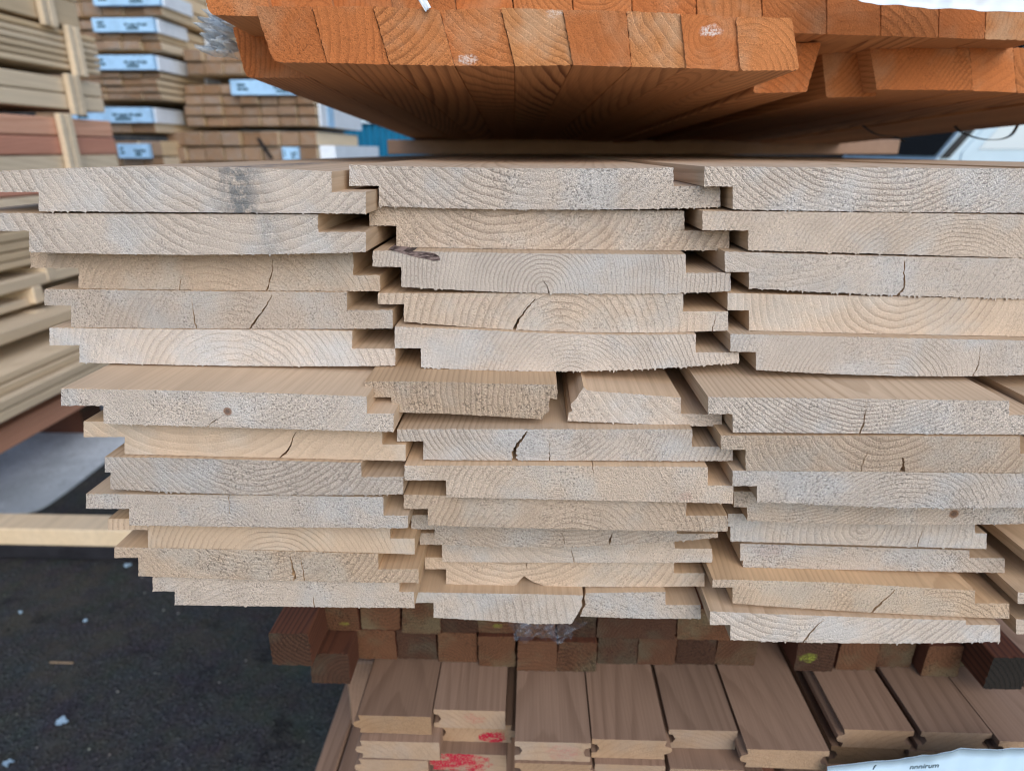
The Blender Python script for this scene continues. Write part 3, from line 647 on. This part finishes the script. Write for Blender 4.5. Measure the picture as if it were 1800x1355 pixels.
dark('rough batten jutting out over the asphalt, coarse speckled end', 551, 617, 1201, 0)
R1 = [(573, 632, 1108, 'upper-row rough batten with yellow lichen spots, second from left'), (636, 705, 1106, 'upper-row rough batten with torn dark end, third from left'), (709, 773, 1113, 'upper-row rough batten protruding beside a dark crack'),
      (774, 840, 1111, 'dim upper-row batten under the left edge of the middle stack'), (841, 907, 1112, 'upper-row batten with a small yellow mark at its corner'), (909, 977, 1119, 'upper-row batten behind the torn film, bluish dark'),
      (979, 1047, 1119, 'upper-row batten below the broken corner, behind film'), (1050, 1186, 1122, 'long red-brown upper-row plank face under the smaller pale piece'), (1188, 1284, 1124, 'reddish upper-row batten left of the right stack')]
for x0, x1, y, lab in R1:
    k = 'yellow' in lab
    dark(lab, x0, x1, y, 1, tone=rnd.choice([-.2, 0, .15, .5, .8]), mark=((x0 + x1) / 2 + 2, y - 12, .005) if k else None, paint=.35 if k else 0)
R0 = [(629, 697, 1158, 'lower-row rough batten with horizontal cracks, beside a dark gap'), (702, 768, 1158, 'lower-row orange-brown batten with crisp square end'), (771, 839, 1163, 'lower-row red batten with pale scuffs at its lower right'),
      (841, 905, 1170, 'lower-row batten with grey curved rings'), (909, 977, 1178, 'lower-row brown batten below a hanging strip of film'), (979, 1047, 1180, 'lower-row speckled batten reaching lowest at centre'),
      (1050, 1119, 1166, 'lower-row red batten with a diagonal scratch'), (1121, 1186, 1168, 'lower-row greyish batten right of the scratched one'), (1188, 1255, 1167, 'lower-row orange-red batten with clean square end'),
      (1258, 1326, 1168, 'lower-row batten half yellow-brown, left of the wide gap'), (1395, 1463, 1179, 'batten with a bright green paint mark on its end'), (1468, 1537, 1177, 'batten with bold black and pale slanting rings'),
      (1540, 1600, 1172, 'dull batten right of the black-ringed one'), (1618, 1681, 1188, 'jutting batten with broken crumbly lower end'), (1684, 1742, 1172, 'brown batten with rough layered end near the right edge')]
for x0, x1, y, lab in R0:
    gm = 'green' in lab; bl = 'black and' in lab
    o = dark(lab, x0, x1, y, 0, tone=rnd.choice([-.2, 0, .2, .5, .9]), con=.95 if bl else .6, mark=(1420, 1155, .010) if gm else None, paint=.6 if gm else 0)
dark('charred black timber at the right edge of the batten row', 1746, 1812, 1153, 0.45, tone=1.0, con=1.0, D=.46).data.materials[0] = wood('charred_end', (.03, .025, .02), (.008, .008, .008), (.7, .7, .7), True, mark=(.4, .4, .4))
for k, y in enumerate((.62, 1.5, 2.3)):
    bearer(['hidden front bearer between rough battens and pale boards', 'hidden middle bearer between rough battens and pale boards', 'hidden rear bearer between rough battens and pale boards'][k], -.20, .46, y, y + .08, CAM_H + FLOOR_H + .0715, CAM_H + H0 - 13 * T - .006)
crumple('wrapping_film', 'torn dusty film caught under the broken lowest middle board', 960, 1104, 150, 46, .43, thin_film, n=22, depth=.004, seed=9)

# ------------------------------------------------------------------ tongue and groove boards
def tg(label, x0, x1, yf, row, left='tongue', right='groove', tone=.2, mark=None, paint=0., D=None, cat='board', bottom=None, con=.35):
    h = FLOOR_H - row * .0208; t = .0203
    if D is None: D = (h - t) / slope((x0 + x1) / 2, bottom) if bottom else h / slope((x0 + x1) / 2, yf)
    X0 = onD(x0, yf, D).x; X1 = onD(x1, yf, D).x; z1 = CAM_H + h; z0 = z1 - t; zm = (z0 + z1) / 2
    Lf = {'tongue': [(X0, z0 + .001), (X0 + .001, zm - .0045), (X0 - .0042, zm - .0028), (X0 - .0052, zm), (X0 - .0042, zm + .0028), (X0 + .001, zm + .0045), (X0 - .0006, z1)],
          'groove': [(X0, z0), (X0, zm - .005), (X0 + .004, zm - .0042), (X0 + .0062, zm), (X0 + .004, zm + .0042), (X0, zm + .005), (X0, z1)],
          'plain': [(X0, z0), (X0, z1)]}[left]
    Rg = {'tongue': [(X1 + .0006, z1), (X1 - .001, zm + .0045), (X1 + .0042, zm + .0028), (X1 + .0052, zm), (X1 + .0042, zm - .0028), (X1 - .001, zm - .0045), (X1, z0)],
          'groove': [(X1, z1), (X1, zm + .005), (X1 - .004, zm + .0042), (X1 - .0062, zm), (X1 - .004, zm - .0042), (X1, zm - .005), (X1, z0)],
          'plain': [(X1, z1), (X1, z0)]}[right]
    pts = densify(Lf + Rg, .002); sm = [(x, D, z) for x, z in pts]
    ro = [(x + rnd.gauss(0, .00012), D, z + rnd.gauss(0, .00012)) for x, y, z in sm]
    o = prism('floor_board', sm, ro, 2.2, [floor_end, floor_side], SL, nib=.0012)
    if mark: q = onD(mark[0], mark[1], D) - o.location; mark = (q.x, q.z, mark[2])
    props(o, (rnd.uniform(-.06, .06), rnd.uniform(-3, 3), rnd.choice([-.09, -.05, .07])), rnd.uniform(.003, .006), con, tone, mark=mark, paint=paint)
    return tag(o, label, cat, 'tongue and groove boards in the lower stack')
tg('leftmost top floor board with a tan end and rounded tongue', 630, 757, 1258, 0, 'tongue', 'plain', tone=.6)
tg('floor board with faint red crayon, jutting highest at left', 762, 888, 1248, 0, 'groove', 'plain', tone=.1, mark=(835, 1262, .011), paint=.25)
tg('floor board end with a bold red diagonal stroke', 772, 899, 1278, 1, 'groove', 'tongue', tone=.4, mark=(866, 1296, .013), paint=2.2, bottom=1303)
tg('floor board end smeared with bright red paint at the bottom edge', 760, 890, 1325, 2, 'tongue', 'plain', tone=.1, mark=(800, 1340, .030), paint=2.2)
tg('pale floor board second from top at the far left', 634, 772, 1303, 1, 'tongue', 'plain', tone=.0)
tg('grey floor board at the bottom left corner of the lower stack', 632, 752, 1335, 2, 'tongue', 'plain', tone=.2)
tg('floor board with washed pink crayon and open groove, at centre', 905, 1039, 1304, 0, 'groove', 'groove', tone=-.1, mark=(990, 1322, .016), paint=.28)
tg('floor board with diagonal split near its left end', 1041, 1172, 1300, 0, 'groove', 'tongue', tone=.35)
tg('short pinkish floor board set back at centre right', 1176, 1297, 1283, 0, 'groove', 'plain', tone=.05)
tg('floor board reaching nearest the camera, dark flecks on top', 1314, 1459, 1318, 0, 'tongue', 'groove', tone=.3)
tg('tan floor board with pointed tongue beside the deep dark channel', 1485, 1608, 1283, 0, 'tongue', 'groove', tone=.6)
tg('wide floor board right of the round groove, warm brown top', 1620, 1745, 1287, 0, 'groove', 'groove', tone=.3)
tg('floor board at the right edge above the white label', 1757, 1890, 1304, 0, 'groove', 'groove', tone=.2)
tg('pale floor board end beyond the right edge of the batten row', 1895, 2020, 1304, 0, 'groove', 'groove', tone=.1)
tg('second-row floor board under the centre boards, top face showing', 1046, 1170, 1344, 1, 'plain', 'groove', tone=.3)
tg('second-row floor board under the short pinkish one', 1178, 1308, 1352, 1, 'plain', 'groove', tone=.3)
tg('second-row floor board below the washed pink one', 905, 1040, 1342, 1, 'groove', 'tongue', tone=.5)
tg('second-row tan floor board under the pointed tongue', 1462, 1592, 1312, 1, 'groove', 'tongue', tone=.8)
tg('second-row reddish floor board above the white label', 1598, 1740, 1322, 1, 'groove', 'tongue', tone=.4)
zf = CAM_H + FLOOR_H
for k in range(3):
    bearer(['front bearer under the tongue and groove boards', 'middle bearer under the tongue and groove boards', 'rear bearer under the tongue and groove boards'][k], -.20, .52, (.56, 1.3, 2.2)[k], (.64, 1.38, 2.28)[k], zf - .155, zf - .0635)
for k, (xa, xb_, lab) in enumerate(((553, 591, 'long dark plank beside the asphalt at the lower left'), (594, 633, 'shaded plank between the outer plank and floor boards'))):
    p0 = onZ(xa, 1347, CAM_H - .61); p1 = onZ(xb_, 1347, CAM_H - .61)
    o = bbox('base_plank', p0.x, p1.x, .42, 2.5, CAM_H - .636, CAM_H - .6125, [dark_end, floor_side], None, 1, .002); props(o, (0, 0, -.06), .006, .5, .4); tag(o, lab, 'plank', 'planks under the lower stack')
for k in range(3):
    p0 = onZ(640, 1347, CAM_H - .61)
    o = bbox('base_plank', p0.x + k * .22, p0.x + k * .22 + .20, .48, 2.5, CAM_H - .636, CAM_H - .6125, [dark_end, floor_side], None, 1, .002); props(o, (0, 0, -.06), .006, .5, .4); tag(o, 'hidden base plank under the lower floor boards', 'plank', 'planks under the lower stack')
for k, y in enumerate((.62, 1.4, 2.2)):
    o = bbox('timber_sleeper', -.13, .52, y, y + .14, .002, CAM_H - .6375, [dark_end, dark_side], None, 0, .006); props(o, (0, .1, -.2), .008, .5, .2)
    tag(o, ['front sleeper carrying the whole timber stack', 'middle sleeper carrying the whole timber stack', 'rear sleeper carrying the whole timber stack'][k], 'timber')

# white label hung on the lower stack with italic print, cut by the frame
lb = sheet('paper_label', 'white paper label hanging on the lower floor boards, dark italic print', [(1455, 1349), (1580, 1334), (1634, 1328), (1690, 1317), (1763, 1317), (1830, 1315)], [(1455, 1440), (1830, 1440)], .395, label_paper, 'label', .0005)
def words(txt, px, py, D, size, rot, parent, shear=.25):
    cu = bpy.data.curves.new('lettering', 'FONT'); cu.body = txt; cu.size = size; cu.shear = shear; cu.extrude = .0002; cu.materials.append(ink)
    tmp = bpy.data.objects.new('tmp', cu); COL.objects.link(tmp); bpy.context.view_layer.update()
    me = bpy.data.meshes.new_from_object(tmp.evaluated_get(bpy.context.evaluated_depsgraph_get())); me.name = 'lettering'; bpy.data.objects.remove(tmp)
    o = link(bpy.data.objects.new('lettering', me)); o.location = onD(px, py, D); o.rotation_euler = (pi / 2, rot, 0); o.parent = parent; return o
words('f', 1533, 1352, .3885, .0065, radians(-6), lb); words('nnnirum', 1598, 1351, .3885, .0065, radians(-7), lb)

# ------------------------------------------------------------------ left: timber edge on the ground, scraps
p0 = onZ(-300, 985, 0); p1 = onZ(215, 985, 0); yk = onZ(100, 985, 0).y
o = bbox('black_kerb_beam', -2.9, .1, yk, yk + .10, .001, .048, black_beam, None, None, .006); tag(o, 'black plastic beam lying on the asphalt under a pale plank', 'beam')
o = bbox('pale_plank', -2.9, .1, yk - .004, yk + .075, .049, .100, [far_pale, far_pale], None, 0, .003); props(o, (0, 0, -.1), .004, .3, .3); tag(o, 'pale plank lying on the black beam at left', 'plank')
for k, (x, y, w, lab) in enumerate(((108, 1266, .034, 'largest pale blue paper scrap on the asphalt'), (14, 1338, .028, 'pale paper scrap at the bottom left corner'), (225, 992, .030, 'blue scrap lying just under the left stack'), (150, 1090, .014, 'small pale scrap on the asphalt near the plank'), (36, 1075, .012, 'tiny pale scrap at the left edge of the asphalt'))):
    c = onZ(x, y, .006); V = []; m = 11; r2 = random.Random(k)
    for z in (0, .0022):
        for i in range(m): a_ = 2 * pi * i / m; rr = w * r2.uniform(.25, 1.) * .36; V.append((c.x + rr * cos(a_) * 1.3, c.y + rr * sin(a_), .002 + z + r2.uniform(0, .004)))
    mesh('paper_scrap', V, [list(range(m))[::-1], list(range(m, 2 * m))] + [(i, (i + 1) % m, m + (i + 1) % m, m + i) for i in range(m)], paper_scrap); tag(bpy.context.scene.objects[-1] if False else [o for o in COL.objects][-1], lab, 'litter', 'scraps on the asphalt')
c = onZ(108, 1163, .004); o = bbox('wood_splinter', c.x - .026, c.x + .026, c.y - .002, c.y + .002, .001, .004, [far_brown, far_brown], None, 0, .001); props(o); tag(o, 'thin wood splinter lying on the dark asphalt', 'splinter')

# ------------------------------------------------------------------ background packs of timber
def pack(name, label, x0, x1, y0, y1, z0, z1, nx, nz, mats, along='y', group='packs of timber behind', jit=.012, tone=.2, con=.4, gapz=.004):
    e = empty(name, ((x0 + x1) / 2, (y0 + y1) / 2, z0), label, 'timber pack', group)
    dz = (z1 - z0) / nz; dx = (x1 - x0) / nx
    for j in range(nz):
        for i in range(nx):
            mats_ = [far_end, far_pale] if (mats[1] is far_red and j in (0, 2)) else mats; a = rnd.uniform(-jit, jit); s_ = rnd.uniform(0, jit) * .5
            xo = -s_ if i == nx - 1 else 0
            o = bbox('board', x0 + i * dx + gapz * .5, x0 + (i + 1) * dx - gapz * .5 + xo, y0 + a, y1 + a, z0 + j * dz, z0 + (j + 1) * dz - gapz, mats_, e, 1, .004)
            props(o, (rnd.uniform(-.1, .1), rnd.uniform(-2, 2), rnd.choice([-.12, .1])), rnd.uniform(.005, .012), con, tone + rnd.uniform(-.5, .5))
    return e
PX = -1.80
def zx(y, x=60, X=PX): return onX(x, y, X).z
Yend = onX(181, 130, PX).y
def battens(e, x, ya, ydist, z0, z1, mat=None):
    for d in (0, .040):
        o = bbox('batten', x, x + .022, ya + d, ya + d + .034, z0, z1, [far_pale, far_pale], e, 2, .003); props(o, (0, 0, -.1), .01, .2, -.1)
yb0 = onX(128, 100, PX).y
for nm, lab, ya, yb_, n_, mt, tn, ye in (('timber_pack', 'grey-tan pack at the top left corner with paired battens', -70, 31, 2, far_pale, .9, onX(141, 30, PX).y), ('timber_pack', 'tan pack of six thin boards at upper left with paired pale battens', 37, 112, 6, far_pale, .55, Yend),
        ('timber_pack', 'whitish pack of two thick boards at upper left', 127, 187, 2, far_pale, -.2, Yend - .03), ('timber_pack', 'pinkish red pack of boards at left above the pale stack', 202, 378, 5, far_red, .3, Yend)):
    z1 = zx(ya); z0 = zx(yb_)
    e = pack(nm, lab, PX - .9, PX, 1.2, ye, z0, z1, 3, n_, [far_end, mt], tone=tn, jit=.006)
    bx_ = onX(72 if ya < 0 else 128, (ya + yb_) / 2, PX).y
    battens(e, PX + .001, bx_ - .05, 0, z0 - .02 if n_ != 5 else z0, z1 + .01)
low = [(412, 446, 'b', -1.80, far_pale, .6, 'tan thick board pair end at left, upper'), (449, 478, 'b', -1.80, far_pale, .6, ''), (499, 521, 'b', -1.79, far_pale, .1, ''), (538, 553, 'b', -1.82, far_pale, .0, ''),
       (584, 607, 'b', -1.72, far_pale, .15, ''), (662, 697, 'b', -1.62, far_pale, .2, ''), (704, 743, 'b', -1.60, far_pale, .0, ''), (755, 797, 'b', -1.66, far_red, .5, '')]
LB = ['tan thick board of the left lower pack, uppermost visible', 'tan board directly under the uppermost one at left', 'pale board above a dark gap in the left lower pack', 'thin shaded pale board in the left lower pack',
      'pale board with wide top face in the left lower pack', 'broad pale board jutting towards the stack, lower left', 'pale board just above the red beam at lower left', 'red stained beam at the bottom of the left pack']
for (ya, yb_, _, X, mt, tn, _2), lab in zip(low, LB):
    z1 = onX(0, ya, X).z; z0 = onX(0, yb_, X).z; ye = 2.62 if mt is far_red else 2.95 + (X + 1.8) * .5
    halves = [(z0, z1, lab)] if yb_ - ya < 28 or mt is far_red else [((z0 + z1) / 2 + .002, z1, lab + ', upper of two'), (z0, (z0 + z1) / 2 - .002, lab + ', lower of two')]
    for za, zb, lb_ in halves:
        o = bbox('stacked_board', X - .30, X + rnd.uniform(-.01, .01), 1.0, ye + rnd.uniform(-.05, .03), za, zb, [far_end, mt], None, 1, .003); props(o, (.1, 0, -.15), .008, .35, tn); tag(o, lb_, 'board', 'boards stacked at the left')
for k, (x, y, h_) in enumerate(((84, 482, .05), (62, 520, .06), (95, 652, .05), (70, 560, .05))):
    p = onX(x, y, -1.79 if y < 600 else -1.66); o = bbox('spacer_block', p.x - .3, p.x - .002, p.y, p.y + .045, p.z - h_ / 2, p.z + h_ / 2, [far_pale, far_pale], None, 0, .003); props(o, tone=-.2)
    tag(o, ['pale spacer under the tan boards at left', 'dim spacer block in the left pack near its corner', 'white spacer block above the lowest pale board', 'spacer block in the left pack, mid height'][k], 'block', 'spacers in the left pack')
for k, y in enumerate((1.3, 2.3)):
    o = bbox('timber_sleeper', -2.3, -1.75, y, y + .12, .002, onX(0, 797, -1.66).z - .001, [dark_end, dark_side], None, 0, .005); props(o); tag(o, ['nearer sleeper under the left red beam', 'farther sleeper under the left red beam'][k], 'timber')

def label_wrap(e, x0, x1, D, z0, z1, side=None, mat=None):
    """printed paper wrapped over a pack's end and round its corner"""
    L_ = e.location; V, Fc = box(x0 - L_.x, x1 - L_.x, D - .006 - L_.y, D + .03 - L_.y, z0 - L_.z, z1 - L_.z)
    o = mesh('paper_label', V, Fc, mat or blue_paper, None, e)
    h = z1 - z0; w = x1 - x0
    for fx, fw, fz in ((.08, .05, .30), (.14, .07, .30), (.08, .10, .58), (.52, .06, .44), (.60, .11, .40), (.73, .05, .44), (.80, .09, .42), (.55, .2, .16)):
        V, Fc = box(x0 + w * fx - L_.x, x0 + w * (fx + fw) - L_.x, D - .008 - L_.y, D - .0065 - L_.y, z0 + h * fz - L_.z, z0 + h * (fz + .16) - L_.z)
        mesh('print_line', V, Fc, ink, None, o)
    if side:
        V, Fc = box(x1 - .03 - L_.x, x1 + .008 - L_.x, D + .031 - L_.y, D + side - L_.y, z0 - L_.z, z1 - L_.z); s2 = mesh('side_flap', V, Fc, white_paper, None, e)
DM = 4.0
def zd(y, D, x=250): return onD(x, y, D).z
def xd(x, D, y=150): return onD(x, y, D).x
XM = xd(283, DM)
for lab, xa, xr, ya, yb_, la, lb_, n_, cols_ in (
        ('top pack of the labelled column, blue-white label at the frame edge', 60, 282, -60, 28, -14, 12, 3, 6),
        ('second labelled pack from top, dark print on blue label', 80, 278, 34, 88, 34, 58, 3, 6),
        ('labelled pack with fine stacked boards, third from top', 80, 280, 99, 175, 99, 124, 6, 6),
        ('thin labelled pack with drooping blue-white label, fourth from top', 60, 272, 190, 233, 190, 216, 2, 5),
        ('shaded lowest pack of the column with small blue label', 60, 290, 246, 330, 253, 278, 3, 6)):
    z1 = zd(ya, DM); z0 = zd(yb_, DM); x1 = xd(xr, DM, (ya + yb_) / 2); x0 = xd(xa, DM, (ya + yb_) / 2)
    e = pack('timber_pack', lab, x0, x1, DM, DM + 2.2, z0, z1, cols_, n_, [far_end, far_pale], tone=.4, jit=.02, gapz=.008)
    xl0 = xd(212, DM, la) if 'small blue' in lab else xd(168 if 'thin' not in lab else 130, DM, la)
    label_wrap(e, xl0, xd(266, DM, la) if 'small blue' in lab else x1 + .004, DM - .034, zd(lb_, DM), zd(la, DM), None if 'small blue' in lab else .35)
    if ya < 150:
        L_ = e.location
        V, Fc = box(x1 + .002 - L_.x, x1 + .012 - L_.x, DM + .55 - L_.y, DM + .75 - L_.y, z0 - L_.z, z1 - L_.z); mesh('side_label', V, Fc, white_paper, None, e)
DN = 4.2
for lab, xa, xr, ya, yb_, cols_, n_ in (
        ('brown beam-end pack behind the amber battens, uppermost of its column', 322, 556, 84, 131, 7, 2),
        ('large pack of brown square beam ends with pale blue label', 318, 552, 146, 222, 7, 4),
        ('lowest brown beam-end pack, leaning black strap across its end', 288, 556, 229, 310, 8, 3)):
    z1 = zd(ya, DN, 430); z0 = zd(yb_, DN, 430); x0 = xd(xa, DN, ya); x1 = xd(xr, DN, ya)
    e = pack('timber_pack', lab, x0, x1, DN, DN + 1.0, z0, z1, cols_, n_, [far_end, far_pale], tone=.4, jit=.025, con=.5, gapz=.010)
    L_ = e.location
    if 'label' in lab:
        label_wrap(e, xd(410, DN, 150), x1 + .006, DN - .036, zd(168, DN, 430), zd(142, DN, 430), None, blue_paper)
        V, Fc = box(x1 + .004 - L_.x, x1 + .016 - L_.x, DN + .02 - L_.y, DN + 1.0 - L_.y, z0 - L_.z, z1 - L_.z); mesh('side_wrap', V, Fc, white_paper, None, e)
        V, Fc = box(x1 + .017 - L_.x, x1 + .022 - L_.x, DN + .15 - L_.y, DN + .28 - L_.y, z0 - L_.z, z1 - L_.z); mesh('side_label', V, Fc, blue_paper, None, e)
    if 'lowest' in lab:
        label_wrap(e, xd(500, DN, 265), xd(528, DN, 265), DN - .034, zd(281, DN, 500), zd(259, DN, 500), None, blue_paper)
        V, Fc = box(x1 + .004 - L_.x, x1 + .10 - L_.x, DN + .02 - L_.y, DN + 1.2 - L_.y, zd(300, DN) - L_.z, zd(256, DN) - L_.z); mesh('side_wrap', V, Fc, white_paper, None, e)
        q0 = onD(453, 243, DN - .034) ; q1 = onD(478, 280, DN - .034); w_ = .012
        V = [(q0.x - w_, q0.y, q0.z), (q0.x + w_, q0.y, q0.z), (q1.x + w_, q1.y, q1.z), (q1.x - w_, q1.y, q1.z)]; V = V + [(x, y + .004, z) for x, y, z in V]
        V = [(x - L_.x, y - L_.y, z - L_.z) for x, y, z in V]; mesh('strap', V, [(0, 3, 2, 1), (4, 5, 6, 7), (0, 1, 5, 4), (1, 2, 6, 5), (2, 3, 7, 6), (3, 0, 4, 7)], strap_mat, None, e)
# ground bearers that carry the two columns
for xa, xb_, D, lab in ((-3.1, -2.3, DM, 'bearer pile under the labelled column of packs'), (-2.3, -1.45, DN, 'bearer pile under the brown beam-end packs')):
    zt = zd(330, DM) if D == DM else zd(310, DN, 430)
    o = bbox('bearer_pile', xa, xb_, D + .1, D + .9, .002, zt - .002, [far_end, far_pale], None, 1, .005); props(o, tone=.6); tag(o, lab, 'timber')

# teal container
DT = 7.0
x0, x1 = xd(606, DT, 240), xd(900, DT, 240); zt = zd(206, DT, 660)
e = empty('steel_container', ((x0 + x1) / 2, DT, 0), 'teal blue steel container behind the timber, pale top rail', 'container')
L_ = e.location; V, Fc = [], []
nr = 26
for i in range(nr + 1):
    x = x0 + (x1 - x0) * i / nr
    for dx_, dy_ in ((0, 0), (.012, .03), ((x1 - x0) / nr * .5, .03), ((x1 - x0) / nr * .5 + .012, 0)):
        if x + dx_ <= x1 + .001: V += [(x + dx_ - L_.x, dy_, .12), (x + dx_ - L_.x, dy_, zt - .06)]
for i in range(len(V) // 2 - 1): Fc.append((2 * i, 2 * i + 2, 2 * i + 3, 2 * i + 1))
mesh('wall_panel', V, Fc, teal, None, e)
for nm, zz0, zz1, mt in (('top_rail', zt - .06, zt, pale_metal), ('bottom_rail', .01, .12, teal)):
    V, Fc = box(x0 - L_.x - .02, x1 - L_.x + .02, -.03, 1.5, zz0, zz1); mesh(nm, V, Fc, mt, None, e)
# pale blue van, only its nearside window seen under the strap loop
DV = 6.0
xv = xd(1618, DV, 260); zs = CAM_H
e = empty('parked_van', (xv + 2.2, DV + .9, 0), 'pale blue van parked behind the timber at right', 'van')
prof = [(0, .35), (0, .66), (.10, .80), (.55, .90), (1.25, 1.95), (1.5, 2.05), (4.6, 2.05), (4.7, 1.9), (4.7, .35)]
L_ = e.location; m = len(prof); V = [(xv + x - L_.x - .45, -.9, z) for x, z in prof] + [(xv + x - L_.x - .45, .9, z) for x, z in prof]
mesh('body', V, [list(range(m))] + [list(range(m, 2 * m))[::-1]] + [(i, i + m, (i + 1) % m + m, (i + 1) % m) for i in range(m)], pale_metal, None, e)
def panel(nm, pl, mt, y=-.9, th=.012, par=e):
    V = [(xv + x - L_.x - .45, y - th, z) for x, z in pl] + [(xv + x - L_.x - .45, y - .001, z) for x, z in pl]; k = len(pl)
    return mesh(nm, V, [list(range(k)), list(range(k, 2 * k))[::-1]] + [(i, i + k, (i + 1) % k + k, (i + 1) % k) for i in range(k)], mt, None, par)
dr = panel('door', [(.80, .45), (.80, 1.04), (1.40, 1.86), (2.1, 1.86), (2.1, .45)], pale_metal)
panel('window', [(.92, 1.06), (1.45, 1.78), (2.02, 1.78), (2.02, 1.06)], glass, -.913, .006, dr)
panel('pillar_trim', [(.62, .99), (.70, .99), (1.36, 1.90), (1.28, 1.90)], dark_steel, -.902, .012)
V, Fc = [], []
for s_ in (-.86, .86): V += [(xv + .62 - L_.x - .45, s_, 1.00), (xv + 1.22 - L_.x - .45, s_ * .95, 1.90)]
V = [(x - .012, y, z + .006) for x, y, z in V]; mesh('windscreen', V, [(0, 2, 3, 1)], dark_glass, None, e)
for wx in (.85, 3.8):
    V = []; Fc = []; k = 28
    for r_, y in ((.33, -.93), (.33, -.72), (.20, -.935)):
        for i in range(k): a_ = 2 * pi * i / k; V.append((xv + wx - L_.x - .45 + r_ * cos(a_), y, .335 + r_ * sin(a_)))
    for i in range(k): j = (i + 1) % k; Fc += [(i, j, k + j, k + i), (i, 2 * k + i, 2 * k + j, j)]
    w_ = mesh('wheel', V, Fc, rubber, None, e); V2 = [V[2 * k + i] for i in range(k)]; mesh('rim', [(x, y - .002, z) for x, y, z in V2], [list(range(k))], pale_metal, None, w_)
panel('headlight', [(.02, .70), (.05, .86), (.30, .90), (.30, .74)], glass); panel('bumper', [(-.05, .35), (-.05, .58), (.45, .58), (.45, .35)], rubber)
# dark shed wall that closes the yard
e = empty('storage_shed', (0, 9.2, 0), 'dark clad storage shed closing the yard behind everything', 'shed')
V = []; Fc = []; nr = 90
for i in range(nr + 1):
    x = -12 + 24 * i / nr
    for a_, b_ in ((0, 0), (.05, -.03), (.13, -.03), (.18, 0)): V += [(x + a_, b_, 0), (x + a_, b_, 6.5)]
for i in range(len(V) // 2 - 1): Fc.append((2 * i, 2 * i + 2, 2 * i + 3, 2 * i + 1))
mesh('wall', V, Fc, dark_steel, None, e)
for x in (-9, -4.5, 0, 4.5, 9):
    V, Fc = box(x - .1, x + .1, -.3, -.04, 0, 6.4); mesh('post', V, Fc, dark_steel, None, e)
V, Fc = box(-12.3, 12.5, -.9, .5, 6.51, 6.7); mesh('roof', V, Fc, dark_steel, None, e)
